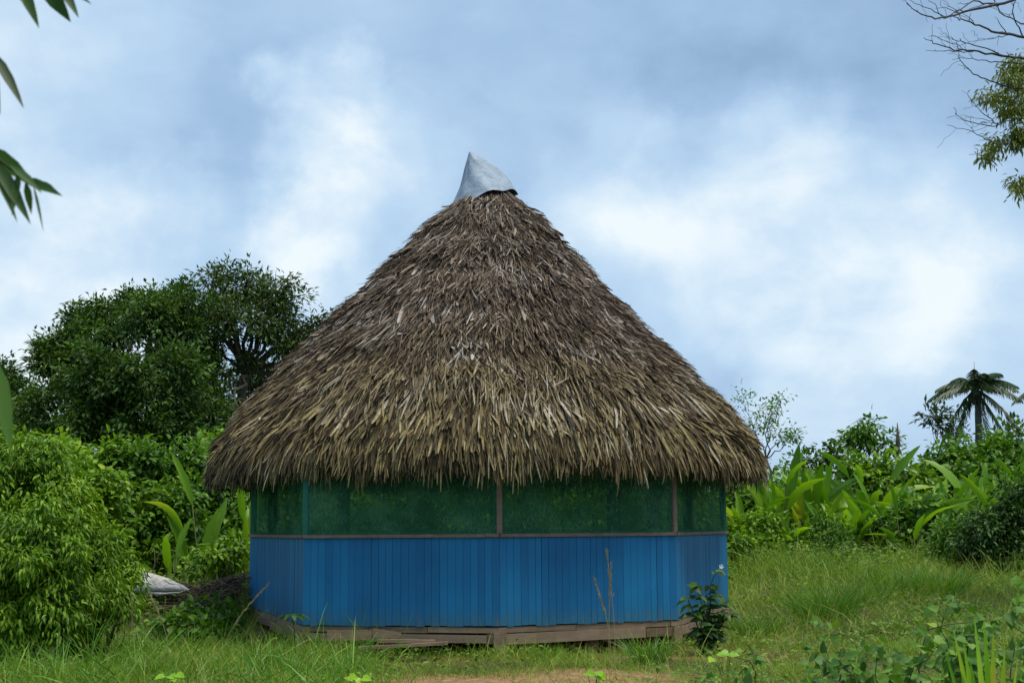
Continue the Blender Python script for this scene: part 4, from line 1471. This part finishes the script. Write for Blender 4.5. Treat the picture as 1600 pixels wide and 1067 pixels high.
def br(pix, r0, r1, d0=D, d1=D - 1.2, start=None, sub=6):
    n = len(pix)
    q = np.array([P(a, b, d0 + (d1 - d0) * k / max(1, n - 1)) for k, (a, b) in enumerate(pix)])
    if start is not None:
        q = np.concatenate([np.asarray(start)[None], q])
    # smooth
    t = np.linspace(0, len(q) - 1, len(q) * 4)
    qq = np.stack([np.interp(t, np.arange(len(q)), q[:, k]) for k in range(3)], -1)
    qq += rng.normal(size=qq.shape) * .008
    rr = np.linspace(r0, r1, len(qq))
    tb.tube(qq, rr, 6)
    for _ in range(sub):
        i = rng.integers(len(qq) // 3, len(qq) - 2)
        dv = unit(unit(qq[min(i + 3, len(qq) - 1)] - qq[i]) + rng.normal(size=3) * np.array([.6, .6, .8]) + np.array([-.2, 0, .15]))
        L = rng.uniform(.12, .55)
        limb(tb, qq[i], qq[i] + dv * L, rr[i] * .55, .0025, .05, .14, 6, 4)
    return qq


hi = p[6]
lo = p[2]
br([(1650, -25), (1570, 5), (1520, 15), (1485, 27), (1460, 30), (1430, 18), (1416, 5)], .03, .004, start=hi)
br([(1560, 8), (1520, 2), (1490, 22), (1465, 30)], .014, .004)
br([(1478, 26), (1445, 12), (1420, 0)], .008, .003, sub=2)
br([(1660, 75), (1600, 58), (1560, 52), (1530, 40), (1505, 32), (1488, 25)], .03, .005, start=hi)
br([(1660, 90), (1600, 92), (1570, 88), (1520, 80), (1490, 78), (1460, 68), (1443, 60)], .026, .004, start=hi)
br([(1570, 88), (1520, 70), (1490, 62), (1480, 58)], .010, .003)
br([(1520, 82), (1480, 80), (1446, 80)], .008, .003, sub=3)
br([(1600, 100), (1555, 97), (1520, 92), (1488, 92)], .010, .003, sub=4)
br([(1650, 140), (1590, 138), (1550, 130), (1520, 115), (1500, 95), (1497, 88)], .016, .004, start=p[5])
br([(1660, 30), (1600, 40), (1560, 18), (1548, -10)], .016, .004, start=hi)
br([(1600, 60), (1580, 20), (1590, -10)], .012, .004)
br([(1580, 55), (1553, 60), (1515, 66)], .008, .003, sub=3)
br([(1660, 195), (1590, 185), (1550, 198), (1510, 190), (1495, 180), (1491, 168)], .012, .003, start=p[4])
br([(1560, 195), (1530, 172), (1512, 150)], .008, .003, sub=4)
br([(1600, 225), (1555, 225), (1520, 206), (1480, 195)], .010, .003, sub=4)
br([(1548, 190), (1525, 184), (1502, 180)], .005, .002, sub=1)
SPRAY = [(1590, 100, 22), (1585, 130, 22), (1560, 150, 16), (1595, 160, 26), (1575, 180, 20), (1600, 200, 26), (1560, 220, 16), (1545, 235, 11), (1585, 215, 18), (1540, 248, 8), (1595, 280, 16), (1600, 300, 12), (1540, 155, 10), (1575, 110, 12)]
lob = [lobe(a, b, D + rng.normal() * .4, r) for (a, b, r) in SPRAY]
C_ = crown_leaves(cm, lob, 50, .07, 11, .10, .028, 1.0, 'leaf5', .3, .2)
offl = [(crown_c + np.array(v), np.array([1.3, 1.3, 1.0])) for v in ((0, 0, 1.2), (.8, .5, .3), (-.2, 1.4, .3), (.6, -1.0, -.6), (1.6, .2, -.8), (-.6, .6, -1.8), (.5, 1, 1.5))]
C2 = crown_leaves(cm, offl, 9, .12, 9, .12, .035, .9, 'leaf5')
for c, R_ in lob:
    limb(tb, p[rng.integers(2, 7)], c, .012, .004, .02, .08, 9, 5)
for c, R_ in offl:
    limb(tb, p[rng.integers(3, 8)], c, .05, .012, .03, .1, 7, 6)
tb.build('trunk', M['bark_grey'], t_, True)
cm.build('crown', M['spray'], t_)

# ------------------------------------------------------------------ sapling close to the camera at the left
b0 = np.array([-1.75, 2.9, float(gz(-1.75, 2.9))])
t_ = thing('near_sapling', 'sapling close at the left edge with large dark drooping leaves', 'sapling', b0)
tb, lm = MB(), MB()
p = limb(tb, b0 - [0, 0, .1], np.array([-1.6, 3.0, 3.3]), .03, .012, 0, .04, 12, 8)
dd = 2.9


def twig(pix, k, lv):
    q = np.array([P(a, b, dd) for a, b in pix])
    tb.tube(np.concatenate([p[k][None], q]), np.linspace(.007, .002, len(q) + 1), 5)
    for (x0, y0, x1, y1, wpx, tw) in lv:
        a, b = P(x0, y0, dd), P(x1, y1, dd + rng.normal() * .03)
        v = b - a
        L = np.linalg.norm(v)
        nrm = unit(np.array([tw, -1.0, .3]))
        ribbons(lm, a[None], unit(v - np.array([0, 0, -.12]) * L)[None], np.cross(unit(v), nrm)[None], L, .8 * wpx * dd / FPX, np.array([[0, 0, -.12 * L]]),
                [(0, .1), (.1, .5), (.3, 1), (.55, .95), (.8, .5), (.93, .2), (1, .02)], fold=.3)


twig([(-40, -60), (30, -40), (90, -25)], 10, [(25, -35, 57, 37, 24, .2), (62, -30, 106, 30, 34, -.3), (90, -25, 120, 25, 20, .3), (90, -25, 140, 6, 14, .1), (10, -40, 35, 5, 18, .4)])
twig([(-60, 60), (-15, 75)], 9, [(-15, 78, 32, 162, 22, .5), (-20, 80, -2, 170, 22, .1), (-25, 70, -5, 130, 20, .2)])
twig([(-70, 210), (-20, 235), (30, 275)], 8, [(-25, 228, 52, 292, 32, -.2), (-10, 250, 42, 342, 26, .2), (-5, 255, 12, 310, 22, .4), (35, 280, 95, 306, 20, -.3), (15, 258, 62, 300, 18, .5), (-20, 240, 22, 338, 18, .3), (60, 285, 88, 300, 14, .2), (40, 285, 48, 330, 15, .4), (52, 290, 66, 355, 6, .6), (30, 270, 20, 330, 16, .1)])
twig([(-60, 520), (-15, 555)], 6, [(-10, 560, 14, 692, 36, .5), (-20, 560, -4, 660, 34, 0), (-25, 550, -30, 690, 34, .2)])
for k, z in ((5, 0), (7, 0), (9, 0), (11, 0)):
    for _ in range(7):
        a = p[k] + np.array([-.05, 0, 0])
        v = unit(np.array([-abs(rng.normal()) - .3, rng.normal(), -.3])) * .2
        leaves(lm, (a + v * .5)[None], v[None], np.array([[0, -.2, 1.0]]), .2, .06, 'leaf5')
tb.build('trunk', M['stem'], t_, True)
lm.build('foliage', M['bush_deep'], t_, True)
